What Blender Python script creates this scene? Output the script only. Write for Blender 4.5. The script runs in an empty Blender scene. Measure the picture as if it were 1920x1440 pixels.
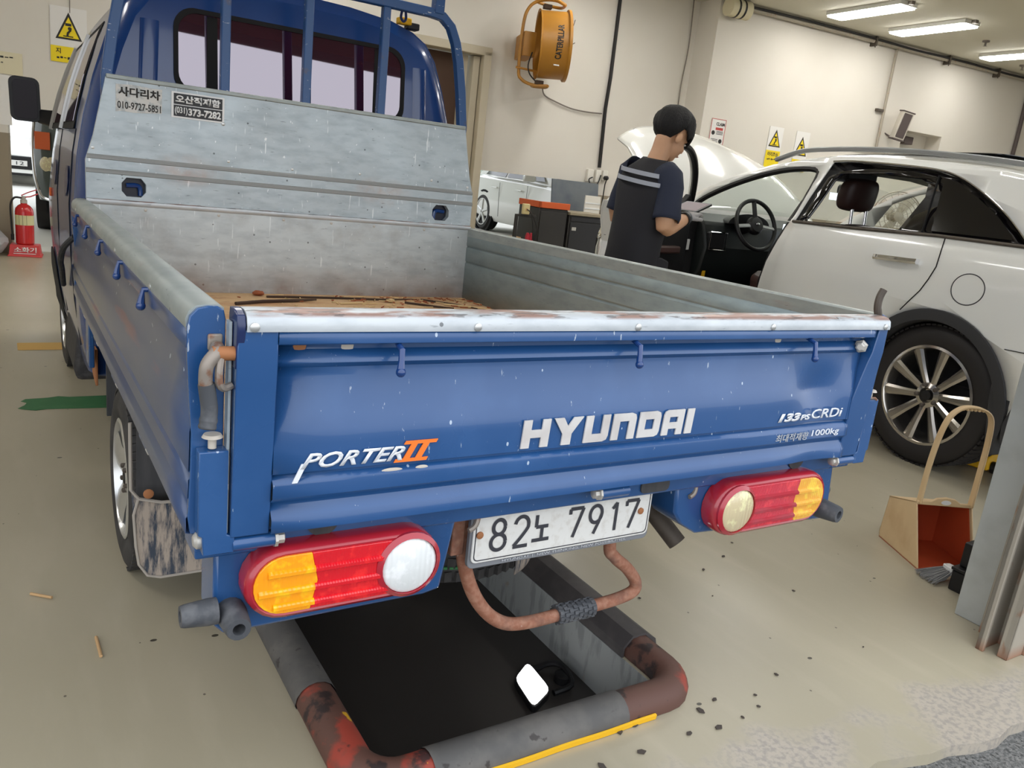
import bpy, bmesh, math, random
from mathutils import Vector, Matrix
from mathutils.geometry import tessellate_polygon
random.seed(7)
S = bpy.context.scene
COL = S.collection
PI = math.pi
WALLROT = -0.0950855            # the building is turned a little against the truck and the pit

# ------------------------------------------------------------------ camera, sky, exposure
cd = bpy.data.cameras.new('camera'); cam = bpy.data.objects.new('camera', cd); COL.objects.link(cam)
cd.sensor_width = 36.0; cd.lens = 28.425; cd.clip_start = 0.02; cd.clip_end = 200
cam.matrix_world = Matrix(((0.84859, 0.0376, -0.52771, -1.09663), (-0.51711, 0.26968, -0.81233, -1.24459),
                           (0.11177, 0.96222, 0.24829, 1.38), (0, 0, 0, 1)))
S.camera = cam
w = bpy.data.worlds.new('overcast_sky'); S.world = w; w.use_nodes = True
nt = w.node_tree; bg = nt.nodes['Background']
tc = nt.nodes.new('ShaderNodeTexCoord'); sx = nt.nodes.new('ShaderNodeSeparateXYZ'); rp = nt.nodes.new('ShaderNodeValToRGB')
nz = nt.nodes.new('ShaderNodeTexNoise'); nz.inputs['Scale'].default_value = 3.0; nz.inputs['Detail'].default_value = 5
mx = nt.nodes.new('ShaderNodeMath'); mx.operation = 'MULTIPLY_ADD'; mx.inputs[1].default_value = 0.25
nt.links.new(tc.outputs['Generated'], sx.inputs[0]); nt.links.new(tc.outputs['Generated'], nz.inputs['Vector'])
nt.links.new(nz.outputs['Fac'], mx.inputs[0]); nt.links.new(sx.outputs['Z'], mx.inputs[2])
nt.links.new(mx.outputs[0], rp.inputs[0]); nt.links.new(rp.outputs[0], bg.inputs[0])
rp.color_ramp.elements[0].position = 0.0; rp.color_ramp.elements[0].color = (0.55, 0.56, 0.55, 1)
rp.color_ramp.elements[1].position = 0.9; rp.color_ramp.elements[1].color = (0.86, 0.92, 1.0, 1)
e = rp.color_ramp.elements.new(0.2); e.color = (0.90, 0.93, 0.97, 1)
bg.inputs[1].default_value = 1.72
S.view_settings.view_transform = 'Standard'; S.view_settings.look = 'None'
S.view_settings.gamma = 1.0; S.view_settings.use_curve_mapping = False
S.view_settings.exposure = 0.40
LAMP = 20.0                     # strength of the ceiling tubes
try:
    S.cycles.use_denoising = True; S.cycles.max_bounces = 7; S.cycles.diffuse_bounces = 4; S.cycles.glossy_bounces = 4
    S.cycles.sample_clamp_indirect = 8
except Exception: pass

# ------------------------------------------------------------------ materials
def srgb(r, g, b):
    f = lambda c: c / 12.92 if c <= 0.04045 else ((c + 0.055) / 1.055) ** 2.4
    return (f(r / 255), f(g / 255), f(b / 255), 1)
def mat(name, col, rough=0.5, metal=0.0, coat=0.0, emit=None, es=0.0, spec=0.5, trans=0.0, alpha=1.0):
    m = bpy.data.materials.new(name); m.use_nodes = True
    b = m.node_tree.nodes['Principled BSDF']
    b.inputs['Base Color'].default_value = col; b.inputs['Roughness'].default_value = rough
    b.inputs['Metallic'].default_value = metal; b.inputs['Coat Weight'].default_value = coat
    b.inputs['Coat Roughness'].default_value = 0.06
    b.inputs['Specular IOR Level'].default_value = spec
    b.inputs['Transmission Weight'].default_value = trans; b.inputs['Alpha'].default_value = alpha
    if emit: b.inputs['Emission Color'].default_value = emit; b.inputs['Emission Strength'].default_value = es
    return m
def N(m, t): return m.node_tree.nodes.new(t)
def L(m, a, b): m.node_tree.links.new(a, b)
def coords(m, scale=(1, 1, 1), rot=(0, 0, 0), src='Object'):
    t = N(m, 'ShaderNodeTexCoord'); p = N(m, 'ShaderNodeMapping')
    p.inputs['Scale'].default_value = scale; p.inputs['Rotation'].default_value = rot
    L(m, t.outputs[src], p.inputs[0]); return p.outputs[0]
def noise(m, vec, scale, detail=4, lo=0.45, hi=0.6, rough=0.55):
    n = N(m, 'ShaderNodeTexNoise'); n.inputs['Scale'].default_value = scale; n.inputs['Detail'].default_value = detail
    n.inputs['Roughness'].default_value = rough
    L(m, vec, n.inputs['Vector']); r = N(m, 'ShaderNodeMapRange'); r.inputs[1].default_value = lo; r.inputs[2].default_value = hi
    L(m, n.outputs['Fac'], r.inputs[0]); return r.outputs[0]
def layer(m, fac, col, amount=1.0):
    """mix another colour over whatever drives the base colour, where fac says so"""
    b = m.node_tree.nodes['Principled BSDF']; s = b.inputs['Base Color']
    x = N(m, 'ShaderNodeMix'); x.data_type = 'RGBA'
    if s.is_linked: L(m, s.links[0].from_socket, x.inputs[6])
    else: x.inputs[6].default_value = s.default_value
    x.inputs[7].default_value = col
    k = N(m, 'ShaderNodeMath'); k.operation = 'MULTIPLY'; k.inputs[1].default_value = amount; k.use_clamp = True
    L(m, fac, k.inputs[0]); L(m, k.outputs[0], x.inputs[0]); L(m, x.outputs[2], s)
def math2(m, op, a, b):
    k = N(m, 'ShaderNodeMath'); k.operation = op
    for i, v in enumerate((a, b)):
        if isinstance(v, (int, float)): k.inputs[i].default_value = v
        else: L(m, v, k.inputs[i])
    return k.outputs[0]
def axis(m, vec, ax):
    s = N(m, 'ShaderNodeSeparateXYZ'); L(m, vec, s.inputs[0]); return s.outputs[ax]
def ramp(m, v, lo, hi):
    r = N(m, 'ShaderNodeMapRange'); r.inputs[1].default_value = lo; r.inputs[2].default_value = hi; L(m, v, r.inputs[0]); return r.outputs[0]
def roughvar(m, fac, lo, hi):
    b = m.node_tree.nodes['Principled BSDF']; r = N(m, 'ShaderNodeMapRange'); r.inputs[3].default_value = lo; r.inputs[4].default_value = hi
    L(m, fac, r.inputs[0]); L(m, r.outputs[0], b.inputs['Roughness'])
def bump(m, h, strength=0.2, dist=0.01):
    b = m.node_tree.nodes['Principled BSDF']; n = N(m, 'ShaderNodeBump'); n.inputs['Strength'].default_value = strength
    n.inputs['Distance'].default_value = dist; L(m, h, n.inputs['Height']); L(m, n.outputs[0], b.inputs['Normal'])
def spots(m, vec, scale, thr, keep=0.6):
    """scattered small blots"""
    v = N(m, 'ShaderNodeTexVoronoi'); v.inputs['Scale'].default_value = scale; L(m, vec, v.inputs['Vector'])
    a = math2(m, 'LESS_THAN', v.outputs['Distance'], thr)
    c = math2(m, 'GREATER_THAN', axis(m, v.outputs['Color'], 0), keep)
    return math2(m, 'MULTIPLY', a, c)

M = {}
# blue truck paint with chips and dull patches
m = M['blue'] = mat('truck_blue_paint', srgb(31, 76, 128), 0.34, 0.0, 0.5)
v = coords(m); layer(m, noise(m, v, 5, 5, 0.5, 0.75), srgb(58, 100, 152), 0.4)
layer(m, spots(m, coords(m, (1, 1, 0.6)), 40, 0.10, 0.86), srgb(186, 200, 216), 0.8)
layer(m, noise(m, coords(m, (22, 22, 5)), 5, 6, 0.69, 0.72), srgb(185, 195, 206), 0.7)
roughvar(m, noise(m, v, 3, 4, 0.3, 0.7), 0.2, 0.42)
m = M['blue_clean'] = mat('cab_blue_paint', srgb(22, 56, 112), 0.2, 0.0, 0.45)
layer(m, noise(m, coords(m), 2.5, 4, 0.45, 0.8), srgb(40, 84, 146), 0.3)
m = M['blue_dark'] = mat('dark_blue_paint', srgb(22, 38, 82), 0.3, 0, 0.3)
m = M['bluegloss'] = mat('blue_paint_reflections', srgb(36, 64, 108), 0.30, 0, 0.55)
m.node_tree.nodes['Principled BSDF'].inputs['Coat Roughness'].default_value = 0.14
layer(m, noise(m, coords(m, (2, .7, 3)), 2.0, 4, 0.42, 0.62), srgb(80, 90, 104), 0.55); layer(m, noise(m, coords(m, (1, .5, 5), (.5, 0, 0)), 2.6, 3, 0.60, 0.66), srgb(128, 66, 70), 0.6); layer(m, spots(m, coords(m), 26, 0.12, 0.85), srgb(196, 208, 222), 0.8)  # grey and red patches paint in mirrored surroundings, pale spots are chips
m = M['bluerail'] = mat('rail_blue_paint', srgb(34, 76, 128), 0.4, 0, 0.1)
layer(m, noise(m, coords(m, (14, 14, 40)), 2, 5, 0.66, 0.70), srgb(196, 200, 206), 0.8)
layer(m, noise(m, coords(m), 9, 5, 0.62, 0.68), srgb(96, 76, 66), 0.5)
# galvanised sheet
def galv(name, base, rust=0.0, dark=0.35, streak=0.0):
    m = mat(name, base, 0.5, 0.35)
    v = coords(m)
    layer(m, noise(m, coords(m, (3, 3, 9), (0.3, 0.2, 0.4)), 3.5, 6, 0.42, 0.72), (base[0] * .72, base[1] * .74, base[2] * .76, 1), 0.8)
    layer(m, noise(m, coords(m, (9, 9, 55), (0, 0.25, 0)), 2.2, 5, 0.66, 0.70), srgb(84, 90, 96), dark)
    layer(m, noise(m, coords(m, (50, 50, 5)), 1.4, 3, 0.67, 0.69), srgb(232, 236, 236), streak)
    layer(m, noise(m, coords(m, (40, 40, 22)), 1.6, 5, 0.69, 0.72), srgb(238, 240, 240), streak)
    layer(m, noise(m, coords(m, (7, 7, 60), (0, 0.9, 0)), 2.0, 5, 0.68, 0.72), srgb(96, 100, 104), dark)
    layer(m, spots(m, v, 30, 0.12, 0.86), srgb(60, 62, 64), 0.7)
    if rust: layer(m, noise(m, coords(m, (1.2, 1.2, 7)), 4, 6, 0.57, 0.66), srgb(150, 96, 70), rust)
    roughvar(m, noise(m, v, 4, 5, 0.3, 0.7), 0.35, 0.6)
    return m
M['galv'] = galv('galvanised_sheet', srgb(182, 192, 196), 0, .45, .8)
M['galv_in'] = galv('grey_galvanised_sheet', srgb(150, 162, 162), 0.0, 0.3)
M['galv_rib'] = mat('dark_grey_rib', srgb(138, 140, 138), 0.5, 0.2)
M['pocket'] = mat('deep_navy', srgb(8, 12, 34), 0.35)
M['header'] = mat('dark_shutter_steel', srgb(58, 40, 38), 0.7)
M['galv_cap'] = galv('rusty_galvanised_cap', srgb(196, 200, 202), 0.0)
m = M['galv_cap']
g = N(m, 'ShaderNodeNewGeometry'); up = ramp(m, axis(m, g.outputs['Normal'], 2), 0.55, 0.8)
layer(m, math2(m, 'MULTIPLY', up, noise(m, coords(m, (2, 9, 9)), 4, 6, 0.46, 0.56)), srgb(148, 104, 84), 0.8)
layer(m, math2(m, 'MULTIPLY', up, noise(m, coords(m, (5, 30, 30)), 3, 6, 0.56, 0.6)), srgb(96, 92, 90), 0.7)
M['galv_rail'] = galv('grey_rail_cap', srgb(158, 164, 160), 0.12)
M['galv_lower'] = galv('stained_galvanised_sheet', srgb(200, 207, 208), 0.0, 0.35, .7)
m = M['galv_lower']; v = coords(m)
z = axis(m, v, 2)
layer(m, math2(m, 'MULTIPLY', ramp(m, z, 0.93, 0.80), noise(m, v, 6, 5, 0.2, 0.7)), srgb(140, 108, 84), 0.9)
layer(m, noise(m, coords(m, (1, 1, 1)), 5, 6, 0.52, 0.74), srgb(150, 146, 140), 0.55)
m = M['galv']; v = coords(m)     # two rust bleeds on the headboard ribs
for cx, cz in ((-0.47, 1.28), (0.36, 1.27)):
    d = N(m, 'ShaderNodeVectorMath'); d.operation = 'DISTANCE'
    p = N(m, 'ShaderNodeMapping'); p.inputs['Scale'].default_value = (1, 0, 2.2); L(m, v, p.inputs[0]); L(m, p.outputs[0], d.inputs[0])
    d.inputs[1].default_value = (cx, 0, cz * 2.2)
    layer(m, math2(m, 'MULTIPLY', ramp(m, d.outputs['Value'], 0.16, 0.0), noise(m, v, 14, 5, 0.35, 0.65)), srgb(178, 124, 84), 0.6)
m = M['bedply'] = mat('dusty_bed_floor', srgb(196, 160, 118), 0.85)
v = coords(m, (1, 3, 1)); layer(m, noise(m, v, 3, 6, 0.45, 0.65), srgb(168, 118, 76), 0.8)
layer(m, noise(m, coords(m, (2, 9, 1)), 5, 6, 0.6, 0.66), srgb(120, 84, 60), 0.6); layer(m, noise(m, v, 40, 3, 0.6, 0.7), srgb(220, 196, 160), 0.6)
m = M['rust'] = mat('rusty_steel_tube', srgb(142, 92, 70), 0.8)
v = coords(m); layer(m, noise(m, v, 60, 5, 0.4, 0.7), srgb(176, 134, 112), 0.6); layer(m, noise(m, v, 14, 4, 0.55, 0.7), srgb(104, 78, 68), 0.7)
layer(m, noise(m, coords(m, (1, 1, 1)), 35, 6, 0.66, 0.7), srgb(205, 190, 178), 0.7); bump(m, noise(m, v, 150, 3, 0, 1), 0.3, 0.003)
M['latch'] = mat('worn_zinc_steel', srgb(150, 140, 130), 0.55, 0.5)
layer(M['latch'], noise(M['latch'], coords(M['latch']), 40, 5, 0.5, 0.6), srgb(136, 92, 66), 0.8)
M['rustbolt'] = mat('rusty_bolt', srgb(166, 110, 70), 0.7, 0.2)
M['steel'] = mat('bright_steel', srgb(205, 205, 202), 0.35, 0.8)
M['bolt'] = mat('zinc_bolt', srgb(190, 186, 178), 0.45, 0.5)
M['chrome'] = mat('chrome', srgb(225, 225, 228), 0.08, 1.0)
m = M['rubber'] = mat('black_rubber', srgb(48, 47, 48), 0.75); layer(m, noise(m, coords(m), 30, 4, 0.5, 0.7), srgb(84, 80, 78), 0.5)
m = M['tire'] = mat('tire_rubber', srgb(46, 44, 43), 0.8); layer(m, noise(m, coords(m), 8, 5, 0.45, 0.75), srgb(82, 80, 80), 0.6)
M['suvtire'] = mat('clean_tire_rubber', srgb(34, 30, 29), 0.65)
m = M['bump_rubber'] = mat('grey_rubber_stop', srgb(70, 72, 76), 0.6); layer(m, noise(m, coords(m), 25, 4, 0.5, 0.65), srgb(104, 104, 106), 0.6)
m = M['mud'] = mat('muddy_flap_rubber', srgb(58, 66, 78), 0.85)
layer(m, noise(m, coords(m, (14, 14, 2.0)), 3, 6, 0.42, 0.56, 0.7), srgb(172, 158, 144), 0.95)
m = M['muddark'] = mat('dusty_black_plastic', srgb(58, 58, 60), 0.8); layer(m, noise(m, coords(m, (6, 6, 1)), 5, 5, 0.4, 0.8), srgb(88, 86, 86), 0.6)
M['edge'] = mat('dusty_rubber_edge', srgb(168, 160, 150), 0.9)
M['black'] = mat('black_plastic', srgb(20, 19, 21), 0.45)
M['matteblack'] = mat('matte_black', srgb(14, 13, 14), 0.9)
M['chassis'] = mat('chassis_black', srgb(34, 31, 30), 0.85)
m = M['exhaust'] = mat('exhaust_steel', srgb(92, 84, 76), 0.6, 0.4); layer(m, noise(m, coords(m), 20, 4, 0.45, 0.7), srgb(70, 60, 52), 0.8)
M['alloy'] = mat('silver_alloy', srgb(206, 206, 204), 0.28, 0.75)
M['hyper'] = mat('dark_silver_alloy', srgb(192, 186, 178), 0.18, 0.9)
M['white'] = mat('white_car_paint', srgb(240, 240, 235), 0.14, 0, 0.6)
M['gloss_black'] = mat('gloss_black_trim', srgb(14, 12, 14), 0.07, 0, 0.5)
M['clad'] = mat('dark_grey_cladding', srgb(52, 52, 54), 0.6)
M['silverrail'] = mat('satin_silver_rail', srgb(156, 158, 158), 0.4, 0.3)
M['leather'] = mat('brown_leather', srgb(66, 42, 38), 0.45)
M['dash'] = mat('dark_dash_plastic', srgb(32, 36, 36), 0.5)
M['headliner'] = mat('grey_headliner', srgb(120, 118, 112), 0.9)
def glass(name, tint, gl=0.12, rough=0.0):
    m = bpy.data.materials.new(name); m.use_nodes = True; n = m.node_tree; n.nodes.remove(n.nodes['Principled BSDF'])
    o = n.nodes['Material Output']; t = n.nodes.new('ShaderNodeBsdfTransparent'); t.inputs[0].default_value = tint
    g = n.nodes.new('ShaderNodeBsdfGlossy'); g.inputs['Roughness'].default_value = rough; g.inputs[0].default_value = (1, 1, 1, 1)
    f = n.nodes.new('ShaderNodeLayerWeight'); f.inputs[0].default_value = 0.5
    p = n.nodes.new('ShaderNodeMath'); p.operation = 'POWER'; p.inputs[1].default_value = 5; n.links.new(f.outputs['Facing'], p.inputs[0])
    a = n.nodes.new('ShaderNodeMath'); a.operation = 'ADD'; a.inputs[1].default_value = gl + 0.04; n.links.new(p.outputs[0], a.inputs[0])
    x = n.nodes.new('ShaderNodeMixShader'); n.links.new(a.outputs[0], x.inputs[0]); n.links.new(t.outputs[0], x.inputs[1]); n.links.new(g.outputs[0], x.inputs[2])
    n.links.new(x.outputs[0], o.inputs[0]); return m
M['glass'] = glass('clear_glass', (0.86, 0.92, 0.89, 1), 0.0)
M['darkglass'] = glass('dark_tinted_glass', (0.06, 0.06, 0.07, 1), 0.02)
M['purple'] = mat('purple_tinted_glass', (0.035, 0.006, 0.014, 1), 0.02, 0.0, 0.0)
M['purple'].node_tree.nodes['Principled BSDF'].inputs['IOR'].default_value = 2.9; M['purple'].node_tree.nodes['Principled BSDF'].inputs['Specular Tint'].default_value = (0.98, 0.90, 1.0, 1)
# lamp lenses
def lens(name, col, sc, emit=0.0):
    m = mat(name, col, 0.12, 0, 0.6)
    w = N(m, 'ShaderNodeTexWave'); w.inputs['Scale'].default_value = sc; L(m, coords(m), w.inputs['Vector'])
    bump(m, w.outputs['Fac'], 0.35, 0.002)
    layer(m, noise(m, coords(m, (1, 1, 1)), 45, 3, 0.5, 0.65), (min(1, col[0] * 1.7), min(1, col[1] * 1.9 + 0.02), min(1, col[2] * 1.7), 1), 0.5)
    return m
M['red'] = lens('red_lens', srgb(214, 22, 36), 60)
M['redrim'] = mat('red_rim_plastic', srgb(172, 34, 50), 0.25, 0, 0.5); layer(M['redrim'], noise(M['redrim'], coords(M['redrim']), 9, 5, 0.5, 0.75), srgb(150, 84, 90), 0.7)
M['amber'] = lens('amber_lens', srgb(250, 160, 16), 40)
M['clearlens'] = lens('clear_lens', srgb(226, 228, 226), 30)
M['red_faded'] = lens('faded_red_lens', srgb(200, 42, 62), 60)
M['amber_faded'] = lens('faded_amber_lens', srgb(236, 170, 62), 40)
M['clear_faded'] = lens('yellowed_clear_lens', srgb(206, 190, 152), 30)
m = M['plate'] = mat('plate_white', srgb(222, 220, 214), 0.5); layer(m, noise(m, coords(m), 60, 4, 0.5, 0.7), srgb(200, 194, 184), 0.6)
M['plateframe'] = mat('plate_frame_grey', srgb(122, 124, 128), 0.55)
M['ink'] = mat('plate_ink', srgb(52, 52, 58), 0.6)
M['decal_white'] = mat('white_decal', srgb(226, 228, 232), 0.5)
M['decal_silver'] = mat('silver_decal', srgb(214, 210, 206), 0.4, 0.1); layer(M['decal_silver'], noise(M['decal_silver'], coords(M['decal_silver']), 9, 5, 0.45, 0.7), srgb(180, 170, 164), 0.7)
M['decal_orange'] = mat('orange_decal', srgb(244, 122, 40), 0.5)
M['decal_grey'] = mat('faint_grey_print', srgb(176, 178, 182), 0.6)
m = M['sticker_worn'] = mat('worn_sticker', srgb(208, 206, 200), 0.7); layer(m, noise(m, coords(m), 40, 5, 0.5, 0.6), srgb(170, 176, 176), 0.8)
M['sticker_black'] = mat('black_sticker', srgb(36, 36, 38), 0.5); M['print_white'] = mat('white_print', srgb(232, 232, 230), 0.5)
M['print_black'] = mat('black_print', srgb(38, 36, 34), 0.6)
M['print_red'] = mat('red_print', srgb(184, 66, 62), 0.6)
M['paper'] = mat('white_paper', srgb(226, 224, 220), 0.8); M['sign_yellow'] = mat('yellow_sign', srgb(236, 210, 20), 0.6)
M['cream'] = mat('cream_note_paper', srgb(216, 208, 178), 0.8)
M['knobwhite'] = mat('worn_white_cap', srgb(196, 186, 172), 0.6)
# building
m = M['wall'] = mat('painted_wall', srgb(216, 211, 201), 0.7)
v = coords(m); layer(m, noise(m, v, 1.3, 5, 0.4, 0.8), srgb(208, 201, 189), 0.5); layer(m, spots(m, v, 1.6, 0.02, 0.5), srgb(120, 112, 100), 0.7)
m = M['walldado'] = mat('brown_painted_dado', srgb(146, 134, 114), 0.7)
M['ceil'] = mat('painted_ceiling', srgb(198, 195, 180), 0.8)
M['doorcream'] = mat('cream_door_frame', srgb(188, 178, 156), 0.55)
m = M['floor'] = mat('epoxy_floor', srgb(175, 166, 144), 0.3)
v = coords(m)
layer(m, noise(m, v, 0.9, 4, 0.3, 0.8), srgb(158, 149, 125), 0.6)
layer(m, noise(m, coords(m, (5, 1.1, 1), (0, 0, 0.55)), 1.8, 6, 0.50, 0.78), srgb(188, 178, 156), 0.45)
layer(m, spots(m, coords(m, (1, 1.5, 1)), 5.5, 0.055, 0.6), srgb(46, 42, 36), 0.9)
layer(m, spots(m, coords(m, (1.2, 1, 1), (0, 0, 0.7)), 17, 0.07, 0.8), srgb(62, 56, 48), 0.8)
y = axis(m, v, 1); x = axis(m, v, 0)
ew = math2(m, 'ADD', y, math2(m, 'MULTIPLY', x, 0.0953))          # distance inside the building edge
wear = math2(m, 'MULTIPLY', ramp(m, math2(m, 'ADD', ew, math2(m, 'MULTIPLY', noise(m, v, 4, 5, 0.2, 0.8), 0.16)), 0.10, 0.02), ramp(m, noise(m, v, 2.2, 4, 0.3, 0.8), 0.25, 0.5))
layer(m, wear, srgb(180, 170, 156), 0.9)
layer(m, math2(m, 'MULTIPLY', wear, noise(m, v, 60, 4, 0.45, 0.6)), srgb(140, 134, 130), 0.6)
roughvar(m, noise(m, v, 1.5, 2, 0.0, 1.0), 0.24, 0.42)
bump(m, noise(m, v, 60, 4, 0, 1), 0.05, 0.003)
m = M['concrete_edge'] = mat('raw_concrete_edge', srgb(176, 166, 152), 0.9); layer(m, noise(m, coords(m), 30, 5, 0.4, 0.7), srgb(120, 112, 104), 0.8)
m = M['asphalt'] = mat('asphalt', srgb(96, 96, 94), 0.9); v = coords(m)
layer(m, noise(m, v, 130, 3, 0.45, 0.6), srgb(134, 132, 128), 0.8); layer(m, noise(m, v, 90, 3, 0.55, 0.62), srgb(62, 62, 60), 0.9); bump(m, noise(m, v, 110, 3, 0, 1), 0.6, 0.01)
M['yardwall'] = mat('grey_green_far_wall', srgb(150, 158, 146), 0.9)
M['yard'] = mat('pale_yard_concrete', srgb(206, 204, 196), 0.8)
m = M['pitwall'] = mat('pit_concrete', srgb(150, 152, 150), 0.75); layer(m, noise(m, coords(m, (1, 6, 1.4), (0.5, 0, 0)), 4, 6, 0.5, 0.6), srgb(112, 114, 114), 0.6)
layer(m, noise(m, coords(m), 6, 5, 0.62, 0.68), srgb(140, 116, 84), 0.8)
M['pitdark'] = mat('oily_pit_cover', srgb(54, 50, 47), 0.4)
m = M['curbgrey'] = mat('grey_rubber_sleeve', srgb(84, 82, 80), 0.7); v = coords(m)
layer(m, noise(m, v, 9, 5, 0.45, 0.65), srgb(108, 104, 99), 0.7); layer(m, noise(m, v, 16, 6, 0.62, 0.66), srgb(46, 40, 38), 0.8)
m = M['curbrust'] = mat('rusty_painted_curb', srgb(92, 62, 52), 0.65); v = coords(m)
layer(m, noise(m, v, 6, 6, 0.54, 0.61), srgb(164, 60, 44), 0.8); layer(m, noise(m, coords(m, (1, 1, 1), (0.4, 0.5, 0)), 13, 6, 0.56, 0.62), srgb(40, 32, 32), 0.9)
layer(m, noise(m, v, 10, 6, 0.67, 0.69), srgb(220, 166, 30), 0.9)
M['curbdark'] = mat('dark_rubber_flap', srgb(64, 60, 60), 0.7); layer(M['curbdark'], noise(M['curbdark'], coords(M['curbdark']), 8, 5, 0.45, 0.7), srgb(92, 86, 84), 0.6)
M['yellow'] = mat('yellow_paint', srgb(232, 178, 20), 0.6); M['yellow_tape'] = mat('pale_yellow_paint', srgb(214, 172, 96), 0.7)
m = M['green_tape'] = mat('green_paint', srgb(52, 110, 66), 0.6); layer(m, noise(m, coords(m), 12, 5, 0.5, 0.7), srgb(78, 124, 82), 0.6)
m = M['jamb'] = mat('grey_steel_jamb', srgb(178, 180, 176), 0.45, 0.2); layer(m, noise(m, coords(m), 6, 5, 0.5, 0.7), srgb(158, 158, 152), 0.6); layer(m, spots(m, coords(m), 16, 0.1, 0.75), srgb(96, 92, 88), 0.8)
m = M['rail'] = mat('door_guide_rail', srgb(164, 156, 142), 0.5, 0.2); layer(m, ramp(m, axis(m, coords(m), 2), 0.05, 0.0), srgb(150, 96, 66), 0.8); layer(m, noise(m, coords(m, (6, 6, 2)), 5, 5, 0.6, 0.66), srgb(150, 104, 72), 0.5)
M['lamp'] = mat('tube_diffuser', (1, 1, 1, 1), 0.5, emit=(1.0, 0.98, 0.94, 1), es=LAMP)
M['lampframe'] = mat('lamp_housing', srgb(220, 220, 215), 0.5)
M['pitglow'] = mat('glowing_pit_square', (1, 1, 1, 1), 0.5, emit=(1, 1, 1, 1), es=3.0)  # glow that draws the bright square in the pit
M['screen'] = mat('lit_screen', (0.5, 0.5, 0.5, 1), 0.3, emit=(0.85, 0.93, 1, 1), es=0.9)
M['fan'] = mat('ochre_fan_paint', srgb(176, 122, 40), 0.42); layer(M['fan'], noise(M['fan'], coords(M['fan']), 3, 4, 0.4, 0.8), srgb(146, 100, 40), 0.5)
M['fandark'] = mat('fan_dark', srgb(60, 38, 16), 0.6)
M['cable'] = mat('black_cable', srgb(26, 24, 24), 0.6); M['greycable'] = mat('grey_cable', srgb(120, 112, 104), 0.7)
M['outlet'] = mat('white_outlet', srgb(222, 218, 208), 0.5)
M['speaker'] = mat('speaker_grille', srgb(84, 74, 72), 0.7); M['speakerbody'] = mat('speaker_body', srgb(196, 190, 178), 0.5)
M['ext_red'] = mat('extinguisher_red', srgb(196, 26, 30), 0.25, 0, 0.4); M['ext_stand'] = mat('red_stand_plastic', srgb(204, 62, 62), 0.5); M['ext_label'] = mat('pale_label', srgb(214, 208, 160), 0.6)
m = M['dustpan'] = mat('yellowed_plastic', srgb(214, 184, 140), 0.5); layer(m, noise(m, coords(m), 6, 5, 0.5, 0.75), srgb(190, 152, 108), 0.6)
M['rustred'] = mat('red_brown_pan', srgb(186, 74, 38), 0.55); layer(M['rustred'], noise(M['rustred'], coords(M['rustred']), 4, 5, 0.4, 0.75), srgb(150, 58, 32), 0.7)
M['bristle'] = mat('grey_bristles', srgb(128, 126, 124), 0.9)
M['skin'] = mat('skin', srgb(206, 158, 122), 0.5); M['hair'] = mat('black_hair', srgb(16, 13, 13), 0.7)
bump(M['hair'], noise(M['hair'], coords(M['hair'], (90, 25, 25)), 3, 3, 0, 1), 0.7, 0.01)
M['vest'] = mat('black_vest', srgb(30, 29, 34), 0.8); M['shirt'] = mat('navy_shirt', srgb(38, 44, 62), 0.85); M['trousers'] = mat('dark_trousers', srgb(28, 27, 30), 0.9)
M['reflective'] = mat('reflective_tape', srgb(176, 180, 190), 0.5); M['glove'] = mat('grey_glove', srgb(156, 153, 152), 0.8); M['shoe'] = mat('dark_shoe', srgb(24, 22, 22), 0.6)
M['tablet'] = mat('tablet_screen', srgb(112, 88, 94), 0.45, spec=0.2); M['lips'] = mat('lips', srgb(176, 110, 98), 0.5); M['eyewhite'] = mat('eye_white', srgb(220, 214, 206), 0.3)
M['cabinet'] = mat('black_cabinet', srgb(40, 38, 36), 0.5); M['orange'] = mat('orange_plastic', srgb(206, 92, 40), 0.6); M['wood'] = mat('raw_wood', srgb(190, 154, 110), 0.8); M['darkgap'] = mat('dark_gap_brown', srgb(72, 50, 36), 0.8)
m = M['greyboard'] = mat('stained_grey_board', srgb(104, 110, 114), 0.6); layer(m, noise(m, coords(m), 3, 6, 0.45, 0.7), srgb(74, 84, 98), 0.8)
M['redclamp'] = mat('red_clamp_plastic', srgb(190, 36, 56), 0.5); M['socket'] = mat('beige_socket', srgb(206, 190, 140), 0.6)
M['plasticbag'] = mat('grey_plastic_bag', srgb(164, 166, 168), 0.35)
M['van'] = mat('dark_van_paint', srgb(70, 78, 74), 0.12, 0, 0.5); M['beige_lid'] = mat('beige_lid', srgb(150, 140, 118), 0.6)
M['blade'] = mat('clear_fan_plastic', srgb(190, 180, 160), 0.4, alpha=0.45)
M['twig'] = mat('dark_twig', srgb(66, 48, 36), 0.9); M['straw'] = mat('pale_straw', srgb(206, 176, 128), 0.9); M['chip'] = mat('brown_chip', srgb(156, 86, 52), 0.9); M['flake'] = mat('dark_rubber_flake', srgb(74, 66, 60), 0.9)

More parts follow.
